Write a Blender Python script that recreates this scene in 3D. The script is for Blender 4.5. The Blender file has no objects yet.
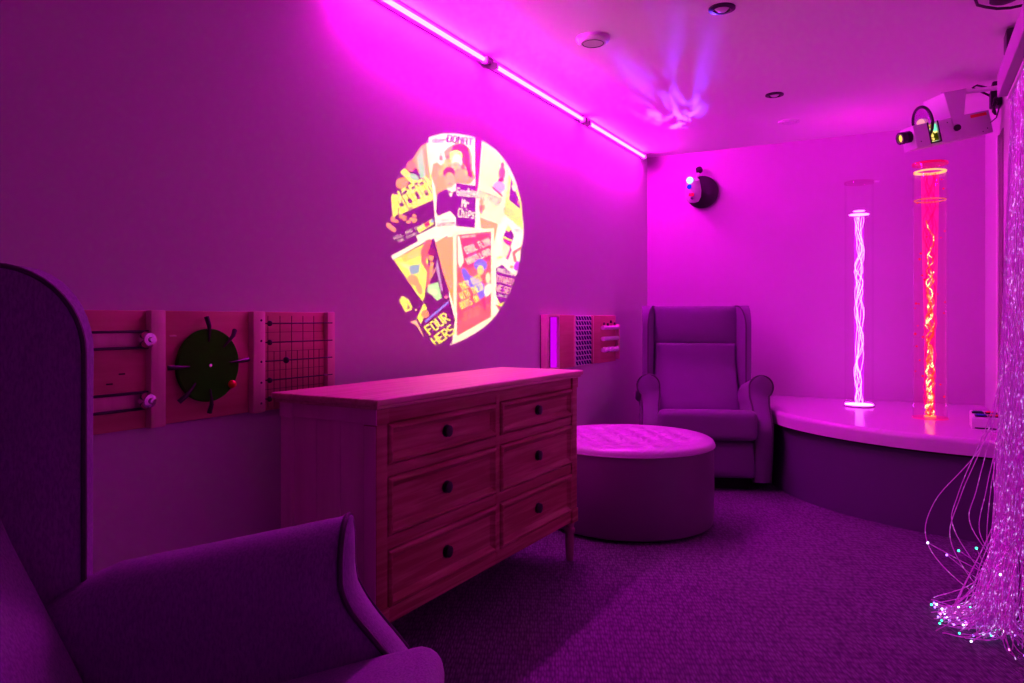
import bpy, bmesh, math, random
import numpy as np
from mathutils import Vector, Matrix, noise
random.seed(7)
PI = math.pi
C = bpy.context.scene.collection
sc = bpy.context.scene

# ------------------------------------------------------------------ camera, world, exposure
FPX, YAW, YH, EYE = 726.8, 0.502, 318.8, 1.08
cam = bpy.data.cameras.new('camera'); co = bpy.data.objects.new('camera', cam); C.objects.link(co)
co.location = (0, 0, EYE); co.rotation_euler = (PI/2, 0, YAW)
cam.sensor_fit = 'HORIZONTAL'; cam.sensor_width = 36; cam.lens = 36*FPX/1024
cam.shift_y = (YH-341.5)/1024; cam.clip_start = 0.02
sc.camera = co
w = bpy.data.worlds.new('world'); sc.world = w; w.use_nodes = True
w.node_tree.nodes['Background'].inputs[0].default_value = (0, 0, 0, 1)
sc.view_settings.view_transform = 'Standard'; sc.view_settings.look = 'None'
sc.view_settings.gamma = 1; sc.view_settings.exposure = 0.0
sc.view_settings.use_curve_mapping = False
sc.cycles.use_denoising = True
sc.cycles.max_bounces = 8; sc.cycles.transparent_max_bounces = 24
sc.cycles.sample_clamp_indirect = 6
LED_STRENGTH = 285.0
LED_COL = (1.0, 0.0028, 0.93)
PROJ_POWER = 1200.0
BLUE_POWER = 700.0
RED_STRENGTH = 1.0

WX, RX, YB, YF, H = -1.897, 0.433, 5.762, -1.6, 2.402   # left wall, right wall, back wall, wall behind the camera, ceiling

# ------------------------------------------------------------------ materials
def mat(name, col, rough=0.6, metal=0.0, bump=None, var=None, spec=0.5, coat=0, sheen=0):
    m = bpy.data.materials.new(name); m.use_nodes = True
    nt = m.node_tree; b = nt.nodes['Principled BSDF']
    b.inputs['Base Color'].default_value = (*col, 1); b.inputs['Roughness'].default_value = rough
    b.inputs['Metallic'].default_value = metal; b.inputs['Specular IOR Level'].default_value = spec
    b.inputs['Coat Weight'].default_value = coat; b.inputs['Sheen Weight'].default_value = sheen
    tc = nt.nodes.new('ShaderNodeTexCoord')
    if bump:
        sx, sy, sz, st, dist = bump
        mp = nt.nodes.new('ShaderNodeMapping'); mp.inputs['Scale'].default_value = (sx, sy, sz)
        nz = nt.nodes.new('ShaderNodeTexNoise'); nz.inputs['Scale'].default_value = 1; nz.inputs['Detail'].default_value = 3
        bp = nt.nodes.new('ShaderNodeBump'); bp.inputs['Strength'].default_value = st; bp.inputs['Distance'].default_value = dist
        nt.links.new(tc.outputs['Object'], mp.inputs[0]); nt.links.new(mp.outputs[0], nz.inputs['Vector'])
        nt.links.new(nz.outputs['Fac'], bp.inputs['Height']); nt.links.new(bp.outputs[0], b.inputs['Normal'])
    if var:
        sx, sy, sz, c2, lo, hi = var
        mp = nt.nodes.new('ShaderNodeMapping'); mp.inputs['Scale'].default_value = (sx, sy, sz)
        nz = nt.nodes.new('ShaderNodeTexNoise'); nz.inputs['Scale'].default_value = 1; nz.inputs['Detail'].default_value = 5
        nz.inputs['Distortion'].default_value = .4
        rp = nt.nodes.new('ShaderNodeValToRGB'); rp.color_ramp.elements[0].position = lo; rp.color_ramp.elements[1].position = hi
        rp.color_ramp.elements[0].color = (*col, 1); rp.color_ramp.elements[1].color = (*c2, 1)
        nt.links.new(tc.outputs['Object'], mp.inputs[0]); nt.links.new(mp.outputs[0], nz.inputs['Vector'])
        nt.links.new(nz.outputs['Fac'], rp.inputs[0]); nt.links.new(rp.outputs[0], b.inputs['Base Color'])
    return m

def emis(name, col, st, noise_scale=None, cols=None):
    m = bpy.data.materials.new(name); m.use_nodes = True
    nt = m.node_tree; nt.nodes.clear()
    o = nt.nodes.new('ShaderNodeOutputMaterial'); e = nt.nodes.new('ShaderNodeEmission')
    e.inputs[0].default_value = (*col, 1); e.inputs[1].default_value = st
    nt.links.new(e.outputs[0], o.inputs[0])
    if noise_scale:
        tc = nt.nodes.new('ShaderNodeTexCoord'); nz = nt.nodes.new('ShaderNodeTexNoise'); nz.inputs['Scale'].default_value = noise_scale
        nz.inputs['Detail'].default_value = 2
        rp = nt.nodes.new('ShaderNodeValToRGB'); els = rp.color_ramp.elements
        while len(els) < len(cols): els.new(.5)
        for i, (p, c) in enumerate(cols): els[i].position = p; els[i].color = (*c, 1)
        nt.links.new(tc.outputs['Object'], nz.inputs['Vector']); nt.links.new(nz.outputs['Fac'], rp.inputs[0]); nt.links.new(rp.outputs[0], e.inputs[0])
    return m

def clear(name, tint=(1, 1, 1), refl=.12, glow=None, glow_st=0):
    """thin clear acrylic: see-through with a fresnel sheen (and, if lit inside, a faint glow)"""
    m = bpy.data.materials.new(name); m.use_nodes = True
    nt = m.node_tree; nt.nodes.clear()
    o = nt.nodes.new('ShaderNodeOutputMaterial'); t = nt.nodes.new('ShaderNodeBsdfTransparent'); t.inputs[0].default_value = (*tint, 1)
    g = nt.nodes.new('ShaderNodeBsdfGlossy'); g.inputs['Roughness'].default_value = .05
    lw = nt.nodes.new('ShaderNodeLayerWeight'); lw.inputs[0].default_value = refl
    mx = nt.nodes.new('ShaderNodeMixShader')
    nt.links.new(lw.outputs['Facing'], mx.inputs[0]); nt.links.new(t.outputs[0], mx.inputs[1]); nt.links.new(g.outputs[0], mx.inputs[2])
    if refl == 0: mx.inputs[0].default_value = 0; nt.links.remove(mx.inputs[0].links[0])
    last = mx
    if glow:
        e = nt.nodes.new('ShaderNodeEmission'); e.inputs[0].default_value = (*glow, 1); e.inputs[1].default_value = glow_st
        ad = nt.nodes.new('ShaderNodeAddShader'); nt.links.new(mx.outputs[0], ad.inputs[0]); nt.links.new(e.outputs[0], ad.inputs[1]); last = ad
    nt.links.new(last.outputs[0], o.inputs[0])
    return m

M = {}
M['wall'] = mat('wall_paint', (.60, .58, .58), .75, bump=(60, 60, 60, .08, .002))
M['wallback'] = mat('back_wall_light_tint', (.53, .28, .52), .75, bump=(60, 60, 60, .08, .002))  # magenta of the room light painted into the back wall's colour
M['pelmet'] = mat('pelmet_paint', (.36, .26, .36), .6)
M['ceiling'] = mat('ceiling_paint', (.86, .84, .84), .8)
M['white'] = mat('white_plastic', (.75, .74, .74), .4)
M['whitemetal'] = mat('white_metal', (.62, .6, .62), .45)
M['black'] = mat('black_plastic', (.008, .008, .009), .45)
M['blackmetal'] = mat('black_metal', (.01, .01, .012), .4, .3)
M['dark'] = mat('dark_gap', (.01, .008, .01), .9)
M['chrome'] = mat('chrome', (.75, .75, .78), .15, 1.0)
M['fabric'] = mat('grey_tweed', (.19, .125, .26), .9, bump=(420, 420, 420, .45, .002), var=(260, 260, 90, (.29, .20, .37), .35, .65), sheen=.1)
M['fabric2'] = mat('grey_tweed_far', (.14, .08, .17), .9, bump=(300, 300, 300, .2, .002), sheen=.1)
M['piping'] = mat('dark_piping', (.05, .045, .055), .8)
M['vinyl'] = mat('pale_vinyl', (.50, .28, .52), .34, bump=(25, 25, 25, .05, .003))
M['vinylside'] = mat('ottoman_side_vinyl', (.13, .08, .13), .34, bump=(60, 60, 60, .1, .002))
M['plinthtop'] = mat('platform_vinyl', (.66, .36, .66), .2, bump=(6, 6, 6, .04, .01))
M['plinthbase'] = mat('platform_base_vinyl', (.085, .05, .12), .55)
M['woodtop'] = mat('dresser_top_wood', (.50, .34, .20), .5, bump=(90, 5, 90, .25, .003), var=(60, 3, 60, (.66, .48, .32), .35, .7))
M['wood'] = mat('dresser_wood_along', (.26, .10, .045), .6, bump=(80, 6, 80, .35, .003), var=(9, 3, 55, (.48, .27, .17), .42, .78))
M['woodside_lit'] = mat('dresser_wood_side_lit', (.72, .40, .50), .6, bump=(60, 60, 5, .25, .003), var=(26, 26, 2.0, (.80, .48, .58), .35, .7))  # same wood as the front; the light difference is painted into this tone
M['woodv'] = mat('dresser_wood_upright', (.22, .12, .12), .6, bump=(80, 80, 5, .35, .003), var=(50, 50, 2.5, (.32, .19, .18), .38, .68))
M['ply'] = mat('birch_ply', (.50, .22, .15), .55, bump=(60, 8, 90, .15, .002), var=(30, 3, 45, (.58, .28, .20), .35, .7))
M['plyedge'] = mat('birch_strip', (.68, .42, .36), .5, var=(60, 60, 6, (.76, .5, .44), .35, .7))
M['olive'] = mat('green_disc', (.010, .42, .002), .9, spec=.05)
M['red'] = mat('red_plastic', (.9, .03, .01), .35)
M['blue'] = mat('blue_plastic', (.01, .04, .5), .35)
M['green'] = mat('green_plastic', (.0, .35, .08), .35)
M['yellow'] = mat('yellow_plastic', (.8, .55, .02), .35)
M['label'] = mat('red_label', (.8, .08, .03), .5)
M['navy'] = mat('navy_bump_shade', (.02, .015, .14), .8)
M['led'] = emis('led_tube', LED_COL, LED_STRENGTH)
M['ledcap'] = M['white']

# carpet: fine loop pile in rows
def carpet():
    m = bpy.data.materials.new('carpet'); m.use_nodes = True
    nt = m.node_tree; b = nt.nodes['Principled BSDF']; b.inputs['Roughness'].default_value = .95
    b.inputs['Specular IOR Level'].default_value = .1
    tc = nt.nodes.new('ShaderNodeTexCoord')
    mp = nt.nodes.new('ShaderNodeMapping'); vr = nt.nodes.new('ShaderNodeVectorRotate'); vr.rotation_type = 'Z_AXIS'; vr.inputs['Angle'].default_value = -.45; mp.inputs['Scale'].default_value = (1, .26, 1)
    vo = nt.nodes.new('ShaderNodeTexVoronoi'); vo.inputs['Scale'].default_value = 115; vo.inputs['Randomness'].default_value = .55
    nz = nt.nodes.new('ShaderNodeTexNoise'); nz.inputs['Scale'].default_value = 9; nz.inputs['Detail'].default_value = 4
    rp = nt.nodes.new('ShaderNodeValToRGB')
    rp.color_ramp.elements[0].color = (.20, .16, .24, 1); rp.color_ramp.elements[1].color = (.08, .065, .10, 1)
    rp.color_ramp.elements[0].position = .15; rp.color_ramp.elements[1].position = .75
    mx = nt.nodes.new('ShaderNodeMixRGB'); mx.blend_type = 'MULTIPLY'; mx.inputs[0].default_value = .35
    bp = nt.nodes.new('ShaderNodeBump'); bp.inputs['Strength'].default_value = .7; bp.inputs['Distance'].default_value = .006; bp.invert = True
    L = nt.links.new
    L(tc.outputs['Object'], vr.inputs['Vector']); L(vr.outputs[0], mp.inputs[0]); L(mp.outputs[0], vo.inputs['Vector']); L(tc.outputs['Object'], nz.inputs['Vector'])
    L(vo.outputs['Distance'], rp.inputs[0]); L(rp.outputs[0], mx.inputs[1]); L(nz.outputs['Fac'], mx.inputs[2])
    L(mx.outputs[0], b.inputs['Base Color']); L(vo.outputs['Distance'], bp.inputs['Height']); L(bp.outputs[0], b.inputs['Normal'])
    return m
M['carpet'] = carpet()

# ------------------------------------------------------------------ mesh helpers
def add_box(bm, lo, hi, bev=0.0, seg=2, mi=0):
    lo = Vector(lo); hi = Vector(hi)
    r = bmesh.ops.create_cube(bm, size=1, matrix=Matrix.Translation((lo+hi)/2) @ Matrix.Diagonal((*(hi-lo), 1)))
    vs = r['verts']; fs = {f for v in vs for f in v.link_faces}
    for f in fs: f.material_index = mi
    if bev > 0:
        es = list({e for v in vs for e in v.link_edges})
        rr = bmesh.ops.bevel(bm, geom=es, offset=bev, segments=seg, affect='EDGES', profile=.5)
        for f in rr['faces']: f.material_index = mi
    return bm
def box(lo, hi, bev=0.0, seg=2): return add_box(bmesh.new(), lo, hi, bev, seg)

def add_cyl(bm, c, axis, r1, r2, h, n=32, mi=0):
    """cone frustum from centre-of-base c along axis"""
    q = Vector(axis).normalized().to_track_quat('Z', 'Y').to_matrix().to_4x4()
    mtx = Matrix.Translation(Vector(c)) @ q @ Matrix.Translation((0, 0, h/2))
    r = bmesh.ops.create_cone(bm, cap_ends=True, segments=n, radius1=r1, radius2=r2, depth=h, matrix=mtx)
    for f in {f for v in r['verts'] for f in v.link_faces}: f.material_index = mi
    return bm
def cyl(*a, **k): return add_cyl(bmesh.new(), *a, **k)

def add_sph(bm, c, r, sc_=(1, 1, 1), n=16):
    bmesh.ops.create_uvsphere(bm, u_segments=n, v_segments=max(6, n//2), radius=r, matrix=Matrix.Translation(c) @ Matrix.Diagonal((*sc_, 1)))
    return bm
def sph(c, r, sc_=(1, 1, 1), n=16): return add_sph(bmesh.new(), c, r, sc_, n)

def add_tube(bm, pts, r, n=8, cap=True):
    pts = [Vector(p) for p in pts]; rs = r if isinstance(r, (list, tuple)) else [r]*len(pts)
    rings = []; up = None
    for i, p in enumerate(pts):
        t = (pts[min(i+1, len(pts)-1)]-pts[max(i-1, 0)])
        t = t.normalized() if t.length > 1e-9 else Vector((0, 0, 1))
        if up is None:
            up = Vector((0, 0, 1)) if abs(t.z) < .9 else Vector((1, 0, 0))
        a = (up - t*up.dot(t)).normalized(); b = t.cross(a); up = a
        rings.append([bm.verts.new(p+(a*math.cos(2*PI*k/n)+b*math.sin(2*PI*k/n))*rs[i]) for k in range(n)])
    for i in range(len(rings)-1):
        for k in range(n):
            bm.faces.new((rings[i][k], rings[i][(k+1) % n], rings[i+1][(k+1) % n], rings[i+1][k]))
    if cap and n > 2:
        bm.faces.new(rings[0][::-1]); bm.faces.new(rings[-1])
    return bm
def tube(pts, r, n=8): return add_tube(bmesh.new(), pts, r, n)

def add_lathe(bm, prof, n=48, c=(0, 0, 0), axis=(0, 0, 1)):
    """prof: list of (radius, height)"""
    q = Vector(axis).normalized().to_track_quat('Z', 'Y').to_matrix()
    c = Vector(c); rings = []
    for r, z in prof:
        if r < 1e-6: rings.append([bm.verts.new(c+q @ Vector((0, 0, z)))])
        else: rings.append([bm.verts.new(c+q @ Vector((r*math.cos(2*PI*k/n), r*math.sin(2*PI*k/n), z))) for k in range(n)])
    for A, B in zip(rings, rings[1:]):
        for k in range(n):
            k2 = (k+1) % n
            if len(A) == 1 and len(B) == 1: continue
            if len(A) == 1: bm.faces.new((A[0], B[k2], B[k]))
            elif len(B) == 1: bm.faces.new((A[k], A[k2], B[0]))
            else: bm.faces.new((A[k], A[k2], B[k2], B[k]))
    return bm
def lathe(prof, n=48, c=(0, 0, 0), axis=(0, 0, 1)): return add_lathe(bmesh.new(), prof, n, c, axis)

def add_prism(bm, poly, axis, a, b, bev=0, seg=2):
    """poly in the plane across `axis` ('x': (y,z), 'y': (x,z), 'z': (x,y)) extruded from a to b"""
    def P(p, t): return {'x': (t, p[0], p[1]), 'y': (p[0], t, p[1]), 'z': (p[0], p[1], t)}[axis]
    A = [bm.verts.new(P(p, a)) for p in poly]; B = [bm.verts.new(P(p, b)) for p in poly]
    fs = [bm.faces.new(A), bm.faces.new(B[::-1])]
    n = len(poly)
    for k in range(n): fs.append(bm.faces.new((A[k], B[k], B[(k+1) % n], A[(k+1) % n])))
    if bev:
        es = list(fs[0].edges)+list(fs[1].edges)
        bmesh.ops.bevel(bm, geom=es, offset=bev, segments=seg, affect='EDGES', profile=.5)
    return bm
def prism(*a, **k): return add_prism(bmesh.new(), *a, **k)

def obj(name, bm, m, parent=None, smooth=True, angle=40):
    me = bpy.data.meshes.new(name)
    bmesh.ops.recalc_face_normals(bm, faces=bm.faces)
    bm.to_mesh(me); bm.free()
    for x in (m if isinstance(m, (list, tuple)) else [m]): me.materials.append(x)
    o = bpy.data.objects.new(name, me); C.objects.link(o)
    if parent: o.parent = parent
    if smooth:
        me.polygons.foreach_set('use_smooth', [True]*len(me.polygons))
        me.set_sharp_from_angle(angle=math.radians(angle))
    return o
def thing(name, label, cat, loc=(0, 0, 0), rotz=0, group=None):
    o = bpy.data.objects.new(name, None); C.objects.link(o); o.empty_display_size = .1
    o.location = loc; o.rotation_euler = (0, 0, rotz); o['label'] = label; o['category'] = cat
    if group: o['group'] = group
    return o
def tag(o, label, cat, group=None):
    o['label'] = label; o['category'] = cat
    if group: o['group'] = group
    return o
def struct(name, bm, m, parent=None, smooth=False):
    o = obj(name, bm, m, parent, smooth)
    if not parent: o['kind'] = 'structure'
    return o
def dup(root, loc, rotz, label=None):
    r = root.copy(); C.objects.link(r); r.location = loc; r.rotation_euler = (0, 0, rotz)
    if label: r['label'] = label
    for ch in list(root.children):
        c = ch.copy(); C.objects.link(c); c.parent = r
        for g in ch.children:
            d = g.copy(); C.objects.link(d); d.parent = c
    return r
def smooth01(x): x = max(0, min(1, x)); return x*x*(3-2*x)

# ------------------------------------------------------------------ room shell
T = .1
struct('floor', box((WX-T, YF-T, -T), (RX+T, YB+T, 0)), M['carpet'])
struct('ceiling', box((WX-T, YF-T, H), (RX+T, YB+T, H+T)), M['ceiling'])
struct('wall_left', box((WX-T, YF-T, 0), (WX, YB+T, H)), M['wall'])
struct('wall_right', box((RX, YF-T, 0), (RX+T, YB+T, H)), M['wall'])
struct('wall_back', box((WX, YB, 0), (RX, YB+T, H)), M['wallback'])
struct('wall_front', box((WX, YF-T, 0), (RX, YF, H)), M['wall'])
struct('baseboard_left', box((WX, YF, 0), (WX+.015, YB, .09), .004), M['white'])
struct('baseboard_back', box((WX+.015, YB-.015, 0), (-.93, YB, .09), .004), M['white'])
# boxed trunking and recess beside the curtain on the right wall
struct('trim_1', box((RX-.012, 4.84, .5), (RX, 4.92, 2.10), .003), M['white'])
struct('trim_2', box((RX-.004, 4.66, .5), (RX, 4.84, 2.10)), mat('recess_mauve', (.18, .10, .16), .6))
# pelmet that carries the curtain
struct('trim_3', box((.33, -.2, 2.045), (RX, 3.80, 2.145), .004), M['pelmet'])

# ------------------------------------------------------------------ light strips at the top of the left wall
def batten(y0, y1, label):
    t = thing('light_strip', label, 'light', (WX, (y0+y1)/2, H), 0, 'magenta tube lights along the top of the left wall')
    h = (y1-y0)/2
    obj('housing', box((.006, -h, -.045), (.040, h, -.006), .004), M['white'], t)
    obj('glowing_tube', lathe([(0, -h+.03), (.010, -h+.03), (.010, h-.03), (0, h-.03)], 10, (.048, 0, -.040), (0, 1, 0)), M['led'], t)
    for s in (-1, 1): obj('end_cap', box((.030, s*h-.018+(.012 if s < 0 else 0), -.056), (.062, s*h+.006+(.012 if s < 0 else 0), -.024), .003), M['white'], t)
batten(2.08, 3.105, 'nearest of three magenta tube lights atop left wall, cut by picture edge')
batten(3.185, 4.33, 'middle magenta tube light of the three at the top of the left wall')
batten(4.41, 5.56, 'magenta tube light nearest the far corner at the top of the left wall')
cn = obj('cable_connector', box((WX+.012, 3.128, H-.045), (WX+.045, 3.162, H-.012), .006), M['black'])
tag(cn, 'small dark cable connector between the nearest and middle tube lights', 'connector')
cn = obj('cable_connector', box((WX+.012, 4.353, H-.045), (WX+.045, 4.387, H-.012), .006), M['black'])
tag(cn, 'small dark cable connector between the middle and farthest tube lights', 'connector')

# ------------------------------------------------------------------ ceiling fittings
t = thing('smoke_detector', 'round white smoke detector on ceiling above the projected picture', 'smoke detector', (-1.312, 3.183, H))
obj('housing', lathe([(0, 0), (.078, 0), (.078, -.010), (.074, -.016), (.064, -.022), (.060, -.026), (0, -.026)], 40), M['white'], t)
obj('grille_ring', lathe([(.048, -.025), (.051, -.0275), (.049, -.0285), (.047, -.025)], 40), M['dark'], t)
t = thing('downlight', 'unlit dark round ceiling spotlight at the top edge of the picture', 'ceiling light', (-.705, 3.14, H))
obj('bezel', lathe([(.030, 0), (.056, 0), (.056, -.006), (.036, -.010), (.030, 0)], 36), M['blackmetal'], t)
obj('lamp', lathe([(0, -.016), (.018, -.014), (.030, -.002), (0, 0)], 24), M['whitemetal'], t)
t = thing('downlight', 'small unlit round ceiling spotlight between smoke detector and the bubble tubes', 'ceiling light', (-.705, 4.50, H))
obj('bezel', lathe([(.028, 0), (.052, 0), (.052, -.006), (.034, -.010), (.028, 0)], 36), M['blackmetal'], t)
obj('lamp', lathe([(0, -.012), (.016, -.012), (.028, -.002), (0, 0)], 24), M['whitemetal'], t)
t = thing('ceiling_vent', 'flush white round vent on the ceiling near the far wall', 'vent', (-.714, 5.162, H))
obj('ring', lathe([(.045, 0), (.070, 0), (.068, -.006), (.048, -.007), (.045, 0)], 36), M['white'], t)
obj('disc', lathe([(0, -.010), (.040, -.009), (.042, -.002), (0, 0)], 36), M['white'], t)
t = thing('ceiling_hook_plate', 'black cable loop hanging from a black plate on ceiling, upper right corner', 'cable', (.335, 3.60, H))
obj('plate', lathe([(0, 0), (.050, 0), (.050, -.010), (.02, -.022), (0, -.022)], 28), M['black'], t)
obj('cable_loop', tube([(-.10, -.16, -.006), (-.106, -.11, -.024), (-.095, -.05, -.028), (-.064, -.01, -.028), (-.02, .03, -.029), (.027, .05, -.028), (.075, .05, -.026)], .006, 8), M['black'], t)

# ------------------------------------------------------------------ wing chair
def rounded(lo, hi, r, seg=5, puff=0, axis=1):
    bm = box(lo, hi, r, seg)
    return bm
def make_chair(label, fab):
    t = thing('wing_armchair', label, 'armchair', (0, 0, 0), 0, 'high backed wing armchairs')
    RB = .073; RC = .647; CX = .352
    def prof(z):
        if z >= .59:
            h = math.sqrt(max(0, RB**2-(z-RC)**2)); return (CX-h if z > RC else CX-RB+.001), CX+h
        if z >= .52:
            k = smooth01((z-.52)/.07); h = math.sqrt(RB**2-(.59-RC)**2)
            return .290*(1-k)+(CX-RB+.001)*k, .392*(1-k)+(CX+h)*k
        return .290, .392+.004*math.sin((.52-z)/.46*PI)
    def yf(z):
        if z > .63: return .23
        if z > .38: return .23+.135*smooth01((.63-z)/.25)
        return .365-.05*(.38-z)/.32
    def place(x, y, z):
        if z > .30: z = z-(.19*(.23-y)+.42*max(0, -.21-y))*(z-.30)/.42 if y < .23 else z
        return (x, y, z)
    zs = list(np.linspace(.06, .34, 5))+list(np.linspace(.38, .59, 15))+[RC+RB*math.sin(a) for a in np.linspace(math.asin((.60-RC)/RB), PI/2, 14)]
    ss = np.linspace(0, 1, 8); y0 = -.34
    for sg, nm in ((1, 'arm'), (-1, 'arm')):
        bm = bmesh.new(); rows = []
        for z in zs:
            xl, xr = prof(z); f = yf(z); row = []
            for s in ss: row.append(place(sg*xl, y0+s*(f-.012-y0), z))
            row.append(place(sg*(xl+.010 if xr-xl > .03 else xl), f-.001, z))
            row.append(place(sg*(xr+xl)/2, f+.006, z))
            row.append(place(sg*(xr-.010 if xr-xl > .03 else xr), f-.001, z))
            for s in ss[::-1]: row.append(place(sg*xr, y0+s*(f-.012-y0), z))
            rows.append([bm.verts.new(p) for p in row])
        for A, B in zip(rows, rows[1:]):
            for k in range(len(A)): bm.faces.new((A[k], A[(k+1) % len(A)], B[(k+1) % len(A)], B[k]))
        bm.faces.new(rows[0][::-1])
        bmesh.ops.remove_doubles(bm, verts=bm.verts, dist=.0004)
        a = obj(nm, bm, fab, t, angle=60)
        lo = [place(sg*(prof(z)[0]), yf(z)-.006, z) for z in zs]; hi = [place(sg*(prof(z)[1]), yf(z)-.006, z) for z in zs[::-1]]
        obj('piping', tube(lo+hi[1:], .0055, 6), M['piping'], a)
        # wing
        poly = [(-.42, .44), (-.235, .44)]
        poly += [(-.235-.13*(1-math.cos(a_)), 1.02+.155*math.sin(a_)) for a_ in np.linspace(0, PI/2, 12)]
        poly += [(-.42, 1.172)]
        x0, x1 = sorted((sg*.272, sg*.372))
        wb = prism(poly, 'x', x0, x1, bev=.012, seg=4)
        for v in wb.verts:      # the wing splays outwards towards its front edge
            k = (.372-abs(v.co.x))/.10; v.co.x += sg*k*.062*(min(1, max(0, (v.co.y+.42)/.185)))
        wg = obj('wing', wb, fab, t, angle=50)
        pts = [(sg*(.274+.062*min(1, max(0, (p[0]+.42)/.185))), p[0]+.001, p[1]-.003) for p in poly[1:]]
        obj('piping', tube(pts[:], .005, 6), M['piping'], wg)
    obj('back_shell', box((-.30, -.47, .12), (.30, -.37, 1.165), .03, 4), fab, t)
    # headrest and back cushions, slightly bulged
    def cushion(lo, hi, r, bulge, ax):
        bm = box(lo, hi, r, 4); lo = Vector(lo); hi = Vector(hi); c = (lo+hi)/2
        bmesh.ops.subdivide_edges(bm, edges=[e for e in bm.edges if e.calc_length() > .1], cuts=7, use_grid_fill=True)
        for v in bm.verts:
            k = 1
            for i in range(3):
                if i != ax: k *= max(0, 1-((v.co[i]-c[i])/((hi[i]-lo[i])/2))**2)
            if v.co[ax] > c[ax]: v.co[ax] += bulge*math.sqrt(k)
        return bm
    obj('headrest_cushion', cushion((-.30, -.46, .898), (.30, -.372, 1.172), .018, .035, 1), fab, t, angle=60)
    bc = cushion((-.29, -.30, .36), (.29, -.21, .908), .022, .02, 1)
    for v in bc.verts: v.co.y -= min(.14, max(-.02, .5*(v.co.z-.47))) if v.co.z < .74 else .14-.0*(v.co.z-.74)
    obj('back_cushion', bc, fab, t, angle=60)
    bc = cushion((-.302, -.26, .325), (.302, .405, .512), .04, .012, 2)
    for v in bc.verts:
        if v.co.z > .42: v.co.z -= .25*max(0, min(.36, .36-v.co.y))
    obj('seat_cushion', bc, fab, t, angle=60)
    obj('footrest', cushion((-.30, .20, .085), (.30, .335, .318), .025, .02, 1), fab, t, angle=60)
    obj('base', box((-.28, -.38, .0), (.28, .24, .12), .01), M['dark'], t, angle=30)
    obj('side_shell', box((-.395, -.43, .06), (.395, .15, .40), .02, 3), fab, t)
    return t
ch = make_chair('grey high backed wing armchair in far corner between ottoman and curved platform', M['fabric2'])
ch.location = (-1.24, 4.887, 0); ch.rotation_euler = (0, 0, math.atan2(-.937, .35)-PI/2)
fg = dup(ch, (-.908, .603, 0), math.atan2(.53, .848)-PI/2, 'dark grey wing armchair in the near left corner, cut by the picture edge')
for c_ in fg.children:
    for c2 in (c_, *c_.children):
        if c2.data.materials[0] == M['fabric2']:
            c2.data = c2.data.copy(); c2.data.materials[0] = M['fabric']

# ------------------------------------------------------------------ dresser
Ld, Dd, ph = 1.40, .436, .026
dirv = Vector((math.sin(ph), math.cos(ph))); nrm = Vector((math.cos(ph), -math.sin(ph)))
cxy = Vector((-1.329, 1.626)) + dirv*Ld/2 - nrm*Dd/2
t = thing('dresser', 'weathered wooden six drawer dresser standing against the left wall', 'dresser', (cxy.x, cxy.y, 0), -ph)
hx, hy = Dd/2, Ld/2
bm = box((-hx, -hy, .829), (hx, hy, .849), .006, 3); add_box(bm, (-hx+.008, -hy+.008, .818), (hx-.008, hy-.008, .830), .005, 2)
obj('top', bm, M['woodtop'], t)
A0 = .022; fx = hx-.022
def ya(a): return a-hy
ye = Ld-.022
bm = bmesh.new()   # carcass: posts, rails, blocks
for a in (A0, ye-.050):
    add_box(bm, (fx-.05, ya(a), .17), (fx, ya(a+.05), .822), .003)
    add_box(bm, (fx-.052, ya(a)-.003, .772), (fx+.004, ya(a+.053), .820), .003)
    add_box(bm, (fx-.052, ya(a)-.003, .172), (fx+.004, ya(a+.053), .232), .003)
for z0, z1 in ((.772, .819), (.612, .646), (.397, .435), (.176, .222)):
    add_box(bm, (fx-.04, ya(A0+.04), z0), (fx-.006, ya(ye-.04), z1), .002)
add_box(bm, (fx-.04, ya(.688), .20), (fx-.005, ya(.716), .80), .002)
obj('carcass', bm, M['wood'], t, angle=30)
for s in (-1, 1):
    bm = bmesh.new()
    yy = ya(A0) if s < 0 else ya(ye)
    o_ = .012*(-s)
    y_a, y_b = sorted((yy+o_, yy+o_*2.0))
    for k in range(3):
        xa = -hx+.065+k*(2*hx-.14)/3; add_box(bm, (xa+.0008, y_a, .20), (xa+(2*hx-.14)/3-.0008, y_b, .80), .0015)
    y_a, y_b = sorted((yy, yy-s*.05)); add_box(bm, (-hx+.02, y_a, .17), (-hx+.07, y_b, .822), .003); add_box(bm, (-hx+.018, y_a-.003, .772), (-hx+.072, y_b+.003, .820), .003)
    y_a, y_b = sorted((yy+s*.0015, yy-s*.003)); add_box(bm, (fx-.047, y_a, .236), (fx-.003, y_b, .768), .001); y_a, y_b = sorted((yy+s*.0045, yy-s*.002)); add_box(bm, (fx-.053, y_a, .772), (fx+.003, y_b, .820), .001); add_box(bm, (fx-.053, y_a, .172), (fx+.003, y_b, .232), .001)  # added thin plates carry the lit side tone across the front post
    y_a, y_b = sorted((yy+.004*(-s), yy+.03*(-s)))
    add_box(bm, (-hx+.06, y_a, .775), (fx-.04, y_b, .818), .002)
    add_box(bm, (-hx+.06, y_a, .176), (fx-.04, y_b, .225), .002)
    obj('side_panel', bm, M['woodside_lit'], t, angle=30)
obj('back_panel', box((-hx+.022, ya(A0+.03), .19), (-hx+.034, ya(ye-.03), .81)), M['woodv'], t)
obj('inner_case', box((-hx+.035, ya(A0+.03), .18), (fx-.045, ya(ye-.03), .19)), M['dark'], t)
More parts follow.
